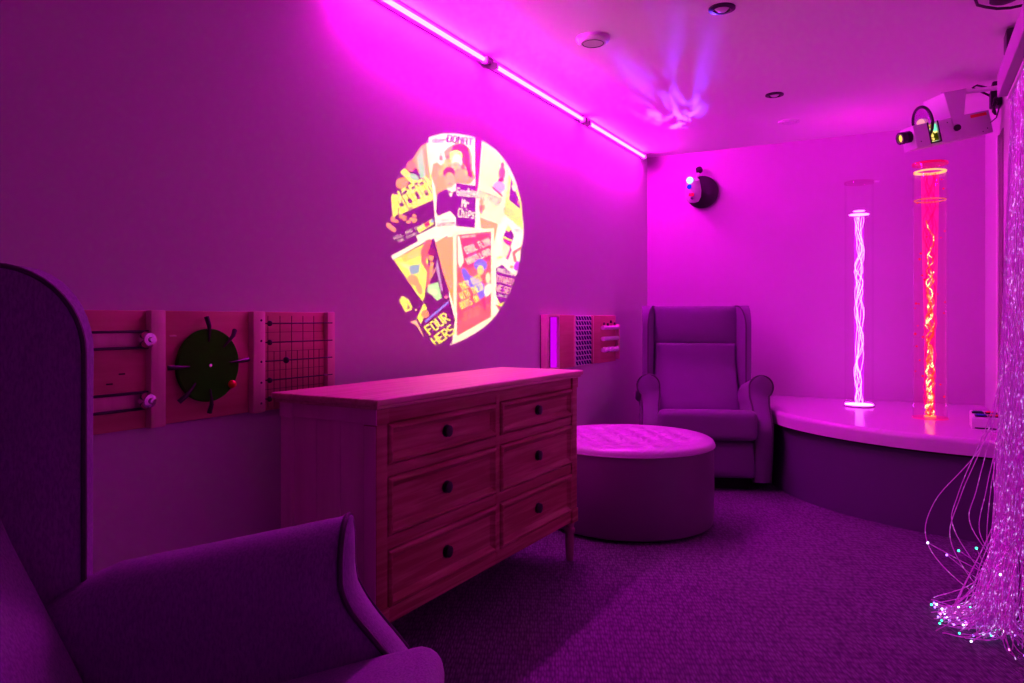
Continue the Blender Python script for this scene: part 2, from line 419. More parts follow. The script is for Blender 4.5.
def drawer(a0, a1, z0, z1):
    bm = bmesh.new()
    y0, y1 = ya(a0), ya(a1)
    loops = [(0, -.30), (0, -.006), (.002, -.001), (.008, .004), (.015, .004), (.020, -.002), (.026, -.006), (.032, -.010)]
    prev = None
    for ins, d in loops:
        v = [bm.verts.new((fx+d, yy, zz)) for yy, zz in ((y0+ins, z0+ins), (y1-ins, z0+ins), (y1-ins, z1-ins), (y0+ins, z1-ins))]
        if prev:
            for k in range(4): bm.faces.new((prev[k], prev[(k+1) % 4], v[(k+1) % 4], v[k]))
        else: bm.faces.new(v)
        prev = v
    bm.faces.new(prev)
    d = obj('drawer', bm, M['wood'], t, angle=25)
    ky, kz = (y0+y1)/2+random.uniform(-.002, .002), (z0+z1)/2
    kb = lathe([(0, 0), (.020, 0), (.021, .003), (.012, .005), (.011, .007), (.019, .010), (.019, .015), (.012, .018), (0, .019)], 24, (fx-.010, ky, kz), (1, 0, 0))
    obj('knob', kb, M['blackmetal'], d)
for a0, a1 in ((.077, .686), (.718, ye-.053)):
    for z0, z1 in ((.648, .770), (.437, .610), (.224, .395)): drawer(a0, a1, z0, z1)
for a in (A0+.025, ye-.025):
    for x in (fx-.025, -hx+.045):
        obj('leg', lathe([(0, 0), (.015, 0), (.017, .01), (.021, .10), (.018, .118), (.024, .128), (.024, .140), (.018, .150), (.023, .172), (0, .172)], 20, (x, ya(a), 0)), M['woodv'], t)

# ------------------------------------------------------------------ ottoman
t = thing('ottoman', 'large round button-tufted ottoman between the dresser and far armchair', 'ottoman', (-1.329, 3.714, 0))
R = .446
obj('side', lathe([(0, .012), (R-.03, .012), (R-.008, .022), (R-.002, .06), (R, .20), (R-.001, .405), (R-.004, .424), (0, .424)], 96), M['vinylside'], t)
btn = []
for i in range(-5, 6):
    for j in range(-5, 6):
        x = (i+.5*(j % 2))*.125; y = j*.088
        if math.hypot(x, y) < R-.075: btn.append((x, y))
bm = bmesh.new(); nr, na = 60, 128; rings = []
for i in range(nr+1):
    rr = (R+.004)*i/nr if i < nr else R+.004
    ring = []
    for k in range(na if i else 1):
        a = 2*PI*k/na; x, y = rr*math.cos(a), rr*math.sin(a)
        e_ = max(0, (rr-(R-.05))/.054); z = .452-.028*(1-math.sqrt(max(0, 1-e_**2)))
        if btn:
            ds = sorted(math.hypot(x-bx, y-by) for bx, by in btn)
            z -= .042*math.exp(-(ds[0]/.036)**2)*min(1, max(0, (R-rr)/.06))
            crease = max(0, 1-(ds[1]-ds[0])/.02) if ds[1] < .11 else 0
            z -= .012*crease*min(1, max(0, (R-.04-rr)/.06))
            z += .006*min(1, ds[0]/.05) if rr < R-.06 else .006
        ring.append(bm.verts.new((x, y, z)))
    rings.append(ring)
base = [bm.verts.new(((R+.003)*math.cos(2*PI*k/na), (R+.003)*math.sin(2*PI*k/na), .420)) for k in range(na)]
rings.append(base)
for A, B in zip(rings, rings[1:]):
    for k in range(na):
        k2 = (k+1) % na
        if len(A) == 1: bm.faces.new((A[0], B[k], B[k2]))
        else: bm.faces.new((A[k], B[k], B[k2], A[k2]))
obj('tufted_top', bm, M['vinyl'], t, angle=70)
obj('seam_piping', tube([((R+.003)*math.cos(a), (R+.003)*math.sin(a), .420) for a in np.linspace(0, 2*PI, 97)], .004, 6), M['vinyl'], t)
for bx, by in btn: obj('button', sph((bx, by, .422), .012, (1, 1, .5), 10), M['vinyl'], t)
for k in range(4): a = PI/4+k*PI/2; obj('foot', cyl((.36*math.cos(a), .36*math.sin(a), 0), (0, 0, 1), .02, .02, .014, 12), M['black'], t)

# ------------------------------------------------------------------ curved platform
PC = (.467, 5.524)
def wedge(bm, R, z0, z1, rnd=0, n=72):
    pts = []
    for k in range(n+1):
        a = PI+.0 - .30 + k*(PI/2+.42)/n
        x, y = PC[0]+R*math.cos(a), PC[1]+R*math.sin(a)
        pts.append((x, y))
    out = [(x, y) for x, y in pts if y < YB-.002 and x < RX-.002]
    # exact ends on the walls
    yb = YB-.002; xr = RX-.002
    first = (PC[0]-math.sqrt(R*R-(yb-PC[1])**2), yb); last = (xr, PC[1]-math.sqrt(R*R-(xr-PC[0])**2))
    out = [first]+out+[last]
    if rnd: prof = [(0, z0+.0), (rnd*.0, z0+.004)]+[(rnd*(1-math.cos(q)), z1-rnd+rnd*math.sin(q)) for q in np.linspace(0, PI/2, 8)]
    else: prof = [(0, z0), (0, z1)]
    rows = []
    for ins, z in prof:
        row = []
        for (x, y) in out:
            d = Vector((x-PC[0], y-PC[1])); L_ = d.length; d = d*(L_-ins)/L_
            xx, yy = PC[0]+d.x, PC[1]+d.y
            row.append(bm.verts.new((min(xx, xr), min(yy, yb), z)))
        row.append(bm.verts.new((xr, yb, z)))
        rows.append(row)
    for A, B in zip(rows, rows[1:]):
        for k in range(len(A)): bm.faces.new((A[k], A[(k+1) % len(A)], B[(k+1) % len(A)], B[k]))
    bm.faces.new(rows[0][::-1]); bm.faces.new(rows[-1])
    return bm
t = thing('padded_platform', 'curved padded corner platform under the two bubble tubes', 'platform', (0, 0, 0))
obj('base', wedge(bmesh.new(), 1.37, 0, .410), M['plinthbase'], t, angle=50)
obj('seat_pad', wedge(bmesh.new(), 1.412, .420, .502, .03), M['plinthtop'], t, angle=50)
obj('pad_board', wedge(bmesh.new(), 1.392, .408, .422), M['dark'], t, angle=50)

# ------------------------------------------------------------------ bubble tubes
def strand(bm, x0, y0, r, z0, z1, turns, ph0, wob, th, n=90, rnd=0.0):
    pts = []
    for i in range(n+1):
        s = i/n; z = z0+(z1-z0)*s
        a = ph0+turns*2*PI*s+.9*math.sin(s*9+ph0*2)
        rr = r*(.75+.25*math.sin(s*17+ph0*3))
        pts.append((x0+rr*math.cos(a)+random.uniform(-rnd, rnd), y0+rr*math.sin(a)*.8+random.uniform(-rnd, rnd), z))
    add_tube(bm, pts, th, 5)
ZP = .502
t = thing('bubble_tube', 'violet glowing bubble tube standing at the left rear of the platform', 'bubble lamp', (-.300, 5.30, ZP), 0, 'tall bubble tubes')
obj('acrylic_tube', lathe([(.088, .004), (.088, 1.475), (.084, 1.475), (.084, .004)], 48), clear('clear_acrylic', (1, .995, 1), .03), t)
obj('base_ring', lathe([(0, .001), (.092, .001), (.094, .006), (.09, .012), (0, .012)], 48), M['whitemetal'], t)
obj('lit_base_disc', lathe([(0, .0125), (.086, .0125), (.086, .017), (0, .017)], 40), emis('violet_base_light', (1, .10, 1.2), 10), t)
bm = bmesh.new()
for k in range(9): strand(bm, 0, 0, .030-.002*(k % 4), .017, 1.25, (2.3, -3.1, 4.2, -1.7)[k % 4], k*.77+k*k*.3, 0, .0015, 110, .0015)
obj('bubble_stream', bm, emis('violet_bubbles', (1, .13, 1.2), 6.5), t)
obj('water_glow', lathe([(.030, .017), (.030, 1.25)], 32), clear('violet_water', (1, 1, 1), 0, (.55, .0, 1), .25), t)
obj('water_surface_ring', lathe([(0, 1.262), (.060, 1.262), (.062, 1.266), (0, 1.268)], 36), emis('violet_surface', (1, .15, 1.2), 5), t)
obj('upper_ring', lathe([(.0, 1.285), (.034, 1.285), (.036, 1.290), (0, 1.292)], 30), emis('violet_surface_thin', (1, .15, 1.2), 4), t)
obj('lid', lathe([(0, 1.468), (.090, 1.468), (.092, 1.474), (.090, 1.482), (0, 1.482)], 48), clear('pink_lid', (1, .72, .9), .1), t)
obj('clip', tube([(.088, 0, 1.475), (.12, .0, 1.475)], .006, 8), M['whitemetal'], t)

vl = bpy.data.lights.new('bubble_tube_lamp', 'SPOT'); vl.energy = 7; vl.color = (1, .0, 1); vl.shadow_soft_size = .03; vl.spot_size = math.radians(135); vl.spot_blend = 1
vo = bpy.data.objects.new('bubble_tube_lamp', vl); C.objects.link(vo); vo.parent = t; vo.location = (0, 0, 1.31); vo.rotation_euler = (PI, 0, 0)
t = thing('bubble_tube', 'red glowing bubble tube standing nearer the front of the platform', 'bubble lamp', (.097, 4.86, ZP), 0, 'tall bubble tubes')
obj('acrylic_tube', lathe([(.090, .004), (.090, 1.475), (.086, 1.475), (.086, .004)], 48), clear('rosy_acrylic', (1, .97, .98), .05), t)
obj('base_ring', lathe([(.02, .001), (.094, .001), (.094, .006), (.092, .010), (.02, .010)], 48), clear('rosy_base', (1, .8, .9), .1, (1, 0, .1), .12), t)
obj('lit_base_disc', lathe([(0, .0125), (.030, .0125), (.030, .017), (0, .017)], 40), emis('red_base_light', (1, .03, .01), 12), t)
bm = bmesh.new()
for k in range(7): strand(bm, 0, 0, .022-.002*(k % 3), .017, (.62, .80, .95, .72, 1.15, .66, .85)[k], 5+k % 3, k*.9, 0, .0028, 120, .0035)
obj('bubble_stream', bm, emis('red_bubbles', (1, .22, .04), 3.5, 28, [(.42, (1, .02, .01)), (.52, (1, .10, .03)), (.60, (1, .75, .25))]), t)
bm = bmesh.new()
for k in range(8): strand(bm, 0, 0, .034-.003*(k % 3), .017, 1.42, 3+k % 3, k*.8, 0, .0042, 120, .003)
obj('bubble_plume', bm, clear('red_plume', (1, .8, .88), 0, (1, .0, .02), .18), t)
obj('water_glow', lathe([(.024, .017), (.028, .45), (.040, .95), (.046, 1.43)], 32), clear('red_water', (1, .9, .93), 0, (1, .0, .04), .22), t)
obj('water_surface_ring', lathe([(.083, 1.425), (.085, 1.433), (.070, 1.437), (.068, 1.428), (.083, 1.425)], 48), emis('orange_meniscus', (1, .35, .12), 2.2), t)
obj('water', lathe([(.082, .02), (.082, 1.425)], 40), clear('rosy_water', (1, .97, .98), 0, (1, 0, .12), .045), t)
obj('level_ring', lathe([(.082, 1.262), (.084, 1.266), (.080, 1.268), (.082, 1.262)], 48), emis('orange_ring', (1, .15, .10), .9), t)
obj('lid', lathe([(0, 1.468), (.092, 1.468), (.094, 1.474), (.092, 1.482), (0, 1.482)], 48), clear('red_lid', (1, .35, .5), .2, (1, .0, .05), .15), t)
for k in range(26):
    a = random.uniform(0, 2*PI); z = random.uniform(.1, 1.40)
    obj('stray_bubble', sph((.076*math.cos(a), .076*math.sin(a), z), random.uniform(.004, .008), (1, 1, 1), 8), emis('stray_bubble_red', (1, .01, .08), .8) if k == 0 else bpy.data.materials['stray_bubble_red'], t)

# switch box on the platform
t = thing('switch_box', 'white switch box with coloured square buttons on the platform edge', 'switch box', (.352, 4.56, ZP), -.0)
obj('case', prism([(-.075, 0), (.075, 0), (.075, .085), (-.075, .060)], 'x', -.075, .075, bev=.006), M['white'], t)
bm = bmesh.new(); add_box(bm, (-.060, -.0765, .006), (.075, -.0755, .012)); obj('dark_slot', bm, M['dark'], t)
cs = [('green', -.04, .03), ('red', .02, .03), ('blue', -.03, -.03), ('red', .03, -.03)]
for nm, x, y in cs:
    z = .060+(y+.075)/.15*.025
    b_ = box((x-.022, y-.022, z), (x+.022, y+.022, z+.010), .003); obj('button', b_, M[nm], t)
    obj('bezel', box((x-.027, y-.026, z-.001), (x+.027, y+.026, z+.005), .001), M['black'], t)

# ------------------------------------------------------------------ wall activity boards, left group
def panel_parts(t, y0, y1, z0=.775, z1=1.104):
    pass
X0 = WX
def plate(t, name, y0, y1, z0, z1, x0, x1, m, bev=.003): return obj(name, box((x0, y0, z0), (x1, y1, z1), bev), m, t, angle=30)
g = 'wooden activity panels on the left wall'
t = thing('slider_panel', 'wooden wall panel with two black rails, partly behind the near armchair', 'activity panel', (X0, 1.165, .94), 0, g)
plate(t, 'board', -.170, .172, -.165, .163, .001, .019, M['ply'])
plate(t, 'end_strip', .124, .170, -.165, .164, .019, .045, M['plyedge'])
for zc in (.0825, -.0865):
    r_ = plate(t, 'rail', -.168, .154, zc-.026, zc+.026, .0195, .026, M['plyedge'])
    for dz in (-.0225, .0225): obj('rail_edge', box((.024, -.168, zc+dz-.0035), (.034, .155, zc+dz+.0035), .001), M['black'], r_)
    k_ = obj('sliding_knob', lathe([(0, 0), (.013, 0), (.013, .006), (.022, .012), (.024, .022), (.018, .034), (0, .038)], 28, (.026, .112, zc), (1, 0, 0)), M['chrome'], t)
    obj('cap', lathe([(0, 0), (.008, 0), (.006, .004), (0, .005)], 16, (.064, .112, zc), (1, 0, 0)), M['chrome'], k_)
bm = bmesh.new()
for yy, zz in ((.055, -.01), (.02, -.035)): add_box(bm, (.0185, yy-.009, zz-.002), (.0198, yy+.009, zz+.002))
obj('slots', bm, M['dark'], t)

t = thing('spinner_panel', 'wooden wall panel carrying a dark green turning disc with black pegs', 'activity panel', (X0, 1.49, .94), 0, g)
plate(t, 'board', -.150, .210, -.163, .163, .001, .020, M['ply'])
plate(t, 'end_strip', .158, .208, -.165, .164, .020, .045, M['plyedge'])
for z in (-.135, -.068, 0, .068, .135): obj('screw', lathe([(0, 0), (.004, 0), (.003, .002), (0, .002)], 10, (.045, .190, z), (1, 0, 0)), M['black'], t)
dc = obj('disc', lathe([(0, 0), (.108, 0), (.110, .003), (.110, .012), (.107, .015), (0, .015)], 64, (.030, -.008, 0), (1, 0, 0)), M['olive'], t)
obj('hub', lathe([(0, 0), (.006, 0), (.005, .004), (0, .005)], 16, (.045, -.008, 0), (1, 0, 0)), M['chrome'], dc)
obj('axle', lathe([(0, .018), (.02, .018), (.02, .031), (0, .031)], 16, (0, -.008, 0), (1, 0, 0)), M['black'], t)
for a, l in ((94, .146), (48, .140), (4, .146), (180, .140), (224, .145), (270, .143)):
    a = math.radians(a); dv = Vector((0, math.cos(a), math.sin(a)))
    c0 = Vector((.047, -.008, 0))
    pg = tube([c0+dv*.072, c0+dv*.095+Vector((.004, 0, 0)), c0+dv*.118+Vector((.006, 0, 0)), c0+dv*l+Vector((-.004, 0, 0))], [.0022, .004, .0065, .0075], 10)
    obj('peg', pg, M['black'], dc)
obj('red_ball', sph((.055, .066, -.062), .0125), M['red'], dc)
obj('peg_hole', box((.0195, -.128, .088), (.022, -.104, .093), .001), M['plyedge'], t)

t = thing('wire_bead_panel', 'wooden wall panel with black wires and beads over a grid, beside the dresser', 'activity panel', (X0, 1.865, .94), 0, g)
plate(t, 'board', -.163, .168, -.165, .163, .001, .020, M['ply'])
plate(t, 'end_strip', .128, .166, -.165, .164, .020, .040, M['plyedge'])
bm = bmesh.new()
for k in range(11):
    yy = -.135+k*.0265
    if k % 2 == 0: add_box(bm, (.0195, yy-.0008, .030), (.0212, yy+.0008, .150))
    add_box(bm, (.0195, yy-.0008, -.155), (.0212, yy+.0008, .030))
for zz in (.095, .030, -.033, -.095): add_box(bm, (.0195, -.158, zz-.0007), (.0212, .125, zz+.0007))
obj('grid_lines', bm, M['black'], t)
for i, zz in enumerate((.125, .062, 0, -.063, -.125)):
    wr = obj('wire', tube([(.020, -.155, zz), (.038, -.150, zz), (.040, 0, zz), (.040, .150, zz), (.020, .153, zz)], .0022, 6), M['black'], t)
    yb_ = -.145 if i != 2 else -.073
    obj('bead', sph((.040, yb_, zz), .0095 if i != 2 else .011, (1, .9, 1), 14), M['black'], wr)

# ------------------------------------------------------------------ right group of boards
g2 = 'wall panels beyond the dresser'
t = thing('reflecting_bar_panel', 'shallow wall box holding an upright shiny bar, its violet reflection set as glow, behind dresser end', 'activity panel', (X0, 3.87, .94), 0, g2)
plate(t, 'back', -.075, .09, -.165, .163, .001, .006, M['dark'])
for nm, a, b in (('frame_side', -.078, -.050), ('frame_side', .084, .094)): plate(t, nm, a, b, -.165, .165, .006, .05, M['plyedge'])
plate(t, 'frame_top', -.050, .084, .152, .165, .006, .05, M['plyedge']); plate(t, 'frame_bottom', -.050, .084, -.165, -.152, .006, .05, M['plyedge'])
obj('reflecting_bar', lathe([(0, -.15), (.019, -.15), (.019, .15), (0, .15)], 20, (.028, .050, 0)), emis('bar_reflection_glow', (.75, 0, 1), .9), t)  # bar glows violet in place of reflecting the strip light
t = thing('plain_panel', 'plain red-brown wall panel between the shallow box and the wavy textured panel', 'activity panel', (X0, 4.10, .94), 0, g2)
plate(t, 'board', -.132, .130, -.165, .163, .001, .030, M['ply'])
obj('edge_trim', box((.030, .112, -.160), (.034, .128, .158), .001), M['plyedge'], t)
t = thing('textured_panel', 'pale wall panel covered with rows of zigzag bumps drawn with their dark shade', 'activity panel', (X0, 4.370, .94), 0, g2)
plate(t, 'board', -.135, .132, -.163, .163, .001, .030, M['white'])
bm = bmesh.new()
for i in range(10):
    for j in range(6):
        yy = -.112+j*.043; zz = .145-i*.032
        poly = [(yy-.018, zz+.010), (yy-.010, zz+.010), (yy+.016, zz-.008), (yy+.018, zz+.006), (yy+.020, zz-.012), (yy+.008, zz-.014)]
        add_prism(bm, [(yy-.018, zz+.011), (yy-.007, zz+.011), (yy+.016, zz-.013), (yy+.004, zz-.013)], 'x', .0301, .038)
obj('zigzag_bumps', bm, M['navy'], t)  # dark wedges stand for the raised bumps together with their shadows
t = thing('plain_panel', 'narrow plain red-brown wall panel right of the wavy textured panel', 'activity panel', (X0, 4.585, .94), 0, g2)
plate(t, 'board', -.075, .070, -.160, .162, .001, .034, M['ply'])
obj('edge_trim', box((.034, -.073, -.158), (.038, -.060, .160), .001), M['plyedge'], t)
t = thing('roller_panel', 'wall panel of three white rollers nearest the far armchair', 'activity panel', (X0, 4.825, .94), 0, g2)
plate(t, 'board', -.165, .165, -.165, .163, .001, .018, M['ply'])
plate(t, 'side_strip', .150, .165, -.15, .10, .018, .05, M['plyedge'])
for zc in (.078, .002, -.075):
    r_ = obj('roller', tube([(.036, -.135, zc), (.036, .149, zc)], .015, 14), M['white'], t)
    if zc < -.05:
        for q in range(4): obj('bead', sph((.040, -.105+q*.075, zc), .021, (1, 1, 1), 14), M['white'], r_)
for yy, zz in ((-.12, .105), (-.05, .100), (.01, .118), (.08, .104)): obj('peg', lathe([(0, 0), (.009, 0), (.006, .018), (0, .02)], 12, (.040, yy, zz-.008), (0, 0, 1)), M['black'], t)

# ------------------------------------------------------------------ small effect projector on the back wall
t = thing('effect_light', 'small white spotlight with glowing blue lens on black round wall base', 'effect projector', (-1.44, YB, 2.08))
obj('wall_base', lathe([(0, 0), (.114, 0), (.127, .012), (.127, .030), (.110, .045), (.06, .055), (0, .055)], 56, (-.002, -.001, -.003), (0, -1, 0)), M['black'], t)
bm = bmesh.new(); add_tube(bm, [(-.02, -.045, -.02), (-.05, -.10, -.01), (-.06, -.14, .02)], [.022, .022, .02], 12)
obj('swivel_arm', bm, M['whitemetal'], t)
obj('head', lathe([(0, -.085), (.045, -.085), (.060, -.05), (.062, .0), (.054, .05), (.046, .085), (.0, .09)], 32, (-.040, -.15, -.005), (.10, -.35, .75)), M['whitemetal'], t)
obj('lens', sph((-.046, -.222, .062), .027, (1, .8, 1), 24), emis('blue_white_lens', (.45, .85, 1.0), 1.6), t)
obj('lower_lens', sph((-.050, -.226, .012), .018, (1, .6, 1), 16), emis('deep_blue_lens', (.01, .03, 1.0), 1.0), t)
obj('red_label', box((-.055, -.222, -.058), (-.018, -.200, -.036), .003), M['label'], t)
obj('focus_knob', cyl((-.033, -.205, -.076), (0, -1, 0), .010, .008, .02, 14), M['black'], t)
obj('top_knob', lathe([(0, 0), (.024, 0), (.027, .01), (.024, .03), (0, .034)], 22, (-.015, -.05, .158), (0, -.6, .4)), M['black'], t)
obj('knob_stem', tube([(-.015, -.055, .16), (-.03, -.09, .10), (-.055, -.13, .05)], .010, 8), M['whitemetal'], t)

# ------------------------------------------------------------------ large wheel projector over the platform
PR = Vector((.352, 4.767, 2.158)); PL = Vector((-.012, 4.515, 2.058))
ax = (PL-PR).normalized()                      # towards the lens
side = Vector((0, 0, 1)).cross(ax).normalized() # across the body
side = side if side.y < 0 else -side            # pointing to the viewer's side of the body
up = ax.cross(side).normalized(); up = up if up.z > 0 else -up
Lb = (PL-PR).length
t = thing('wheel_projector', 'white lamp projector with colour wheel on bracket above the red bubble tube', 'projector', tuple(PR))
frame = Matrix((ax, side, up)).transposed()
rot = frame.to_4x4()
class F:   # local: x along the body, y towards the viewer, z up
    pass
def bx_local(name, lo, hi, m, par, bev=.003):
    bm = box(lo, hi, bev); bm.transform(rot); return obj(name, bm, m, par, angle=30)
HB = .062; DB = .055
body = bmesh.new()
add_box(body, (0, -DB, -HB), (Lb-.145, DB, HB), .004); add_box(body, (Lb-.085, -DB, -HB), (Lb-.0, DB, HB), .004)
add_box(body, (Lb-.15, -DB, -HB), (Lb-.08, DB-.03, -HB+.02), .002); add_box(body, (Lb-.15, -DB, -HB), (Lb-.08, -DB+.012, HB), .002)
body.transform(rot); obj('body', body, M['whitemetal'], t, angle=30)
bx_local('lit_gate', (Lb-.143, -DB+.014, -HB+.022), (Lb-.087, DB-.012, HB-.012), emis('gate_light', (1, .8, .3), 1.6, 30, [(.40, (.02, .02, .0)), (.50, (1, .75, .15)), (.58, (.15, .75, .45))]), t)
b_ = bmesh.new()
for q in ((Lb-.148, Lb-.141), (Lb-.089, Lb-.082)): add_box(b_, (q[0], DB-.001, -HB+.012), (q[1], DB+.003, HB))
add_box(b_, (Lb-.148, DB-.001, -HB+.008), (Lb-.082, DB+.003, -HB+.016))
b_.transform(rot); obj('gate_frame', b_, M['black'], t, smooth=False)
# colour wheel standing up out of the gate
wc = rot @ Vector((Lb-.105, -.005, HB+.012)); wr_ = .085
b_ = bmesh.new(); pts = [wc+(up*math.sin(a)+side*math.cos(a)*.9)*wr_ for a in np.linspace(0, 2*PI, 49)]
add_tube(b_, pts, .008, 8); obj('wheel_rim', b_, M['black'], t)
b_ = bmesh.new(); q = [wc+(up*math.sin(a)+side*math.cos(a)*.9)*(wr_-.004) for a in np.linspace(0, 2*PI, 48, endpoint=False)]
A_ = [b_.verts.new(p+ax*.002) for p in q]; B_ = [b_.verts.new(p-ax*.002) for p in q]; b_.faces.new(A_); b_.faces.new(B_[::-1])
for k in range(48): b_.faces.new((A_[k], B_[k], B_[(k+1) % 48], A_[(k+1) % 48]))
obj('wheel_glass', b_, clear('wheel_glass', (.75, .35, .8), .3), t)
b_ = bmesh.new(); add_sph(b_, wc+up*.0+ax*.01, .022, (1, 1, 1)); obj('wheel_hub', b_, emis('wheel_hub_glow', (1, .35, .5), 1.0), t)
# lens barrel (open tube) and lens
EB = Lb
b_ = lathe([(.032, 0), (.032, .018), (.027, .018), (.027, .036), (.033, .036), (.033, .058), (.022, .058), (.022, .020), (.024, 0), (.032, 0)], 36, (EB, .012, .012), (1, 0, 0)); b_.transform(rot)
lens_tube = obj('lens_barrel', b_, M['black'], t)
b_ = lathe([(.0225, 0), (.015, .004), (0, .006)], 28, (EB+.046, .012, .012), (1, 0, 0)); b_.transform(rot)
obj('lens', b_, clear('lens_glass', (1, 1, 1), 0, (1, .75, .12), 1.2), lens_tube)
kb = lathe([(0, 0), (.016, 0), (.018, .006), (.016, .018), (0, .020)], 24, (.215, DB+.006, 0), (0, 1, 0)); kb.transform(rot); obj('tilt_knob', kb, M['black'], t)
bx_local('red_label', (.02, DB, HB-.026), (.115, DB+.0015, HB-.010), M['label'], t, 0)
# yoke
b_ = bmesh.new(); zt = HB+.135
yk = -DB-.055
for yy in (DB+.001, yk):
    add_prism(b_, [(.225, -.02), (.180, -.02), (.110, zt), (.240, zt)], 'y', yy, yy+.005)
add_box(b_, (.110, yk, zt-.003), (.240, DB+.006, zt+.002))
add_prism(b_, [(.238, zt), (.242, zt), (.232, HB+.004), (.228, HB+.004)], 'y', yk, DB+.004)
b_.transform(rot); obj('yoke', b_, M['whitemetal'], t, smooth=False)
for hx_, hz_ in ((.03, -.035), (.06, -.048), (Lb-.03, -.03), (Lb-.20, .04)):
    b_ = lathe([(0, 0), (.0035, 0), (0, .0015)], 10, (hx_, DB, hz_), (0, 1, 0)); b_.transform(rot); obj('screw', b_, M['black'], t)
yt = rot @ Vector((.175, 0, zt))
ywall = RX-PR.x-.001
b_ = bmesh.new(); e1 = Vector((ywall, yt.y, yt.z)); add_tube(b_, [yt+Vector((-.03, 0, .002)), e1], .013, 10); add_cyl(b_, e1, (-1, 0, 0), .045, .045, .008, 24)
obj('wall_arm', b_, M['whitemetal'], t)
# power adapter and cables on the right wall by the arm
t2 = thing('power_adapter', 'black plug adapter with tangled cable on the right wall beside the projector', 'adapter', (RX, 4.75, 2.29))
obj('block', box((-.055, -.045, -.055), (-.001, .045, .035), .008), M['black'], t2)
b_ = box((-.045, -.02, .03), (-.003, .05, .085), .008); obj('plug', b_, M['black'], t2)
def squig(c, n, amp, seed):
    rnd = random.Random(seed); p = Vector(c); pts = []
    for i in range(n): pts.append(p+Vector((rnd.uniform(-amp*.3, 0), rnd.uniform(-amp, amp), rnd.uniform(-amp, amp))))
    out = []
    for i in range(n-1):
        for s in range(6): out.append(pts[i].lerp(pts[i+1], smooth01(s/6)))
    return out
obj('cable_tangle', tube(squig((-.03, -.10, -.07), 9, .05, 3), .006, 6), M['black'], t2)
obj('cable_loop', tube([(-.03+.0, .04, .05), (-.07, .05, .075), (-.11, .06, .095), (-.13, .06, .085), (-.11, .05, .065), (-.07, .02, .03), (-.04, 0, .0)], .006, 6), M['black'], t2)
e0 = PR-Vector((RX, 4.75, 2.29))+side*.01
obj('projector_lead', tube([e0, e0+Vector((.02, -.04, -.012)), Vector((-.02, .05, -.10)), Vector((-.012, -.06, -.055))], .004, 6), M['black'], t2)
sp_ = obj('wall_speaker', box((RX-.055, 3.95, 2.30), (RX-.001, 4.07, 2.394), .008), M['black'])
tag(sp_, 'small black box on right wall above the white pelmet', 'speaker')

# ---- the projection slide and its lamp: a real lamp shining through a coloured transparency
FONT = {'A': '0e11111f111111', 'B': '1e11111e11111e', 'C': '0f10101010100f', 'D': '1e11111111111e', 'E': '1f10101e10101f', 'F': '1f10101e101010', 'G': '0f10101711110f', 'H': '1111111f111111', 'I': '0e04040404040e',
        'J': '0702020202120c', 'K': '11121418141211', 'L': '1010101010101f', 'M': '111b1515111111', 'N': '11191513111111', 'O': '0e11111111110e', 'P': '1e11111e101010', 'Q': '0e11111115120d', 'R': '1e11111e141211',
        'S': '0f10100e01011e', 'T': '1f040404040404', 'U': '1111111111110e', 'V': '111111110a0a04', 'W': '11111115151b11', 'Y': '11110a04040404', 'X': '11110a040a1111', ' ': '00000000000000', '.': '00000000000c0c',
        'a': '00000e010f110f', 'b': '10101e1111111e', 'e': '00000e111f100e', 'o': '00000e1111110e', 'd': '01010f1111110f', 'y': '001111110f010e', 'r': '0000161910101 0'.replace(' ', ''), 'h': '10101e11111111', 'i': '04000c0404040e', 'p': '001e11111e1010', 's': '00000f100e011e', 'n': '00001e11111111', 't': '080 81e08080806'.replace(' ', ''), 'c': '00000e1010110e'}
UX0, UX1, VY0, VY1 = 376., 530., 124., 352.
SS = 2; SUP = 2
W_ = int((UX1-UX0)*SS)+1; H_ = int((VY1-VY0)*SS)+1
CW, CH = W_*SUP, H_*SUP
K = SS*SUP
canvas = np.zeros((CH, CW, 3)); 
YY, XX = np.mgrid[0:CH, 0:CW]; PX = UX0+(XX+.5)/K; PY = VY0+(YY+.5)/K
def fillpoly(pts, col, alpha=1.0):
    pts = np.array(pts, float); x0, y0 = pts.min(0); x1, y1 = pts.max(0)
    c0 = max(0, int((x0-UX0)*K)-1); c1 = min(CW, int((x1-UX0)*K)+2); r0 = max(0, int((y0-VY0)*K)-1); r1 = min(CH, int((y1-VY0)*K)+2)
    if c1 <= c0 or r1 <= r0: return
    X_, Y_ = PX[r0:r1, c0:c1], PY[r0:r1, c0:c1]; ins = np.zeros(X_.shape, bool); n = len(pts)
    for i in range(n):
        xa, ya_ = pts[i]; xb, yb_ = pts[(i+1) % n]
        if ya_ == yb_: continue
        cnd = ((ya_ > Y_) != (yb_ > Y_)) & (X_ < (xb-xa)*(Y_-ya_)/(yb_-ya_)+xa); ins ^= cnd
    reg = canvas[r0:r1, c0:c1]; reg[ins] = reg[ins]*(1-alpha)+np.array(col)*alpha
def ell(cx, cy, rx, ry, col, rotd=0, alpha=1.0, n=28):
    r = math.radians(rotd)
    fillpoly([(cx+rx*math.cos(a)*math.cos(r)-ry*math.sin(a)*math.sin(r), cy+rx*math.cos(a)*math.sin(r)+ry*math.sin(a)*math.cos(r)) for a in np.linspace(0, 2*PI, n, endpoint=False)], col, alpha)
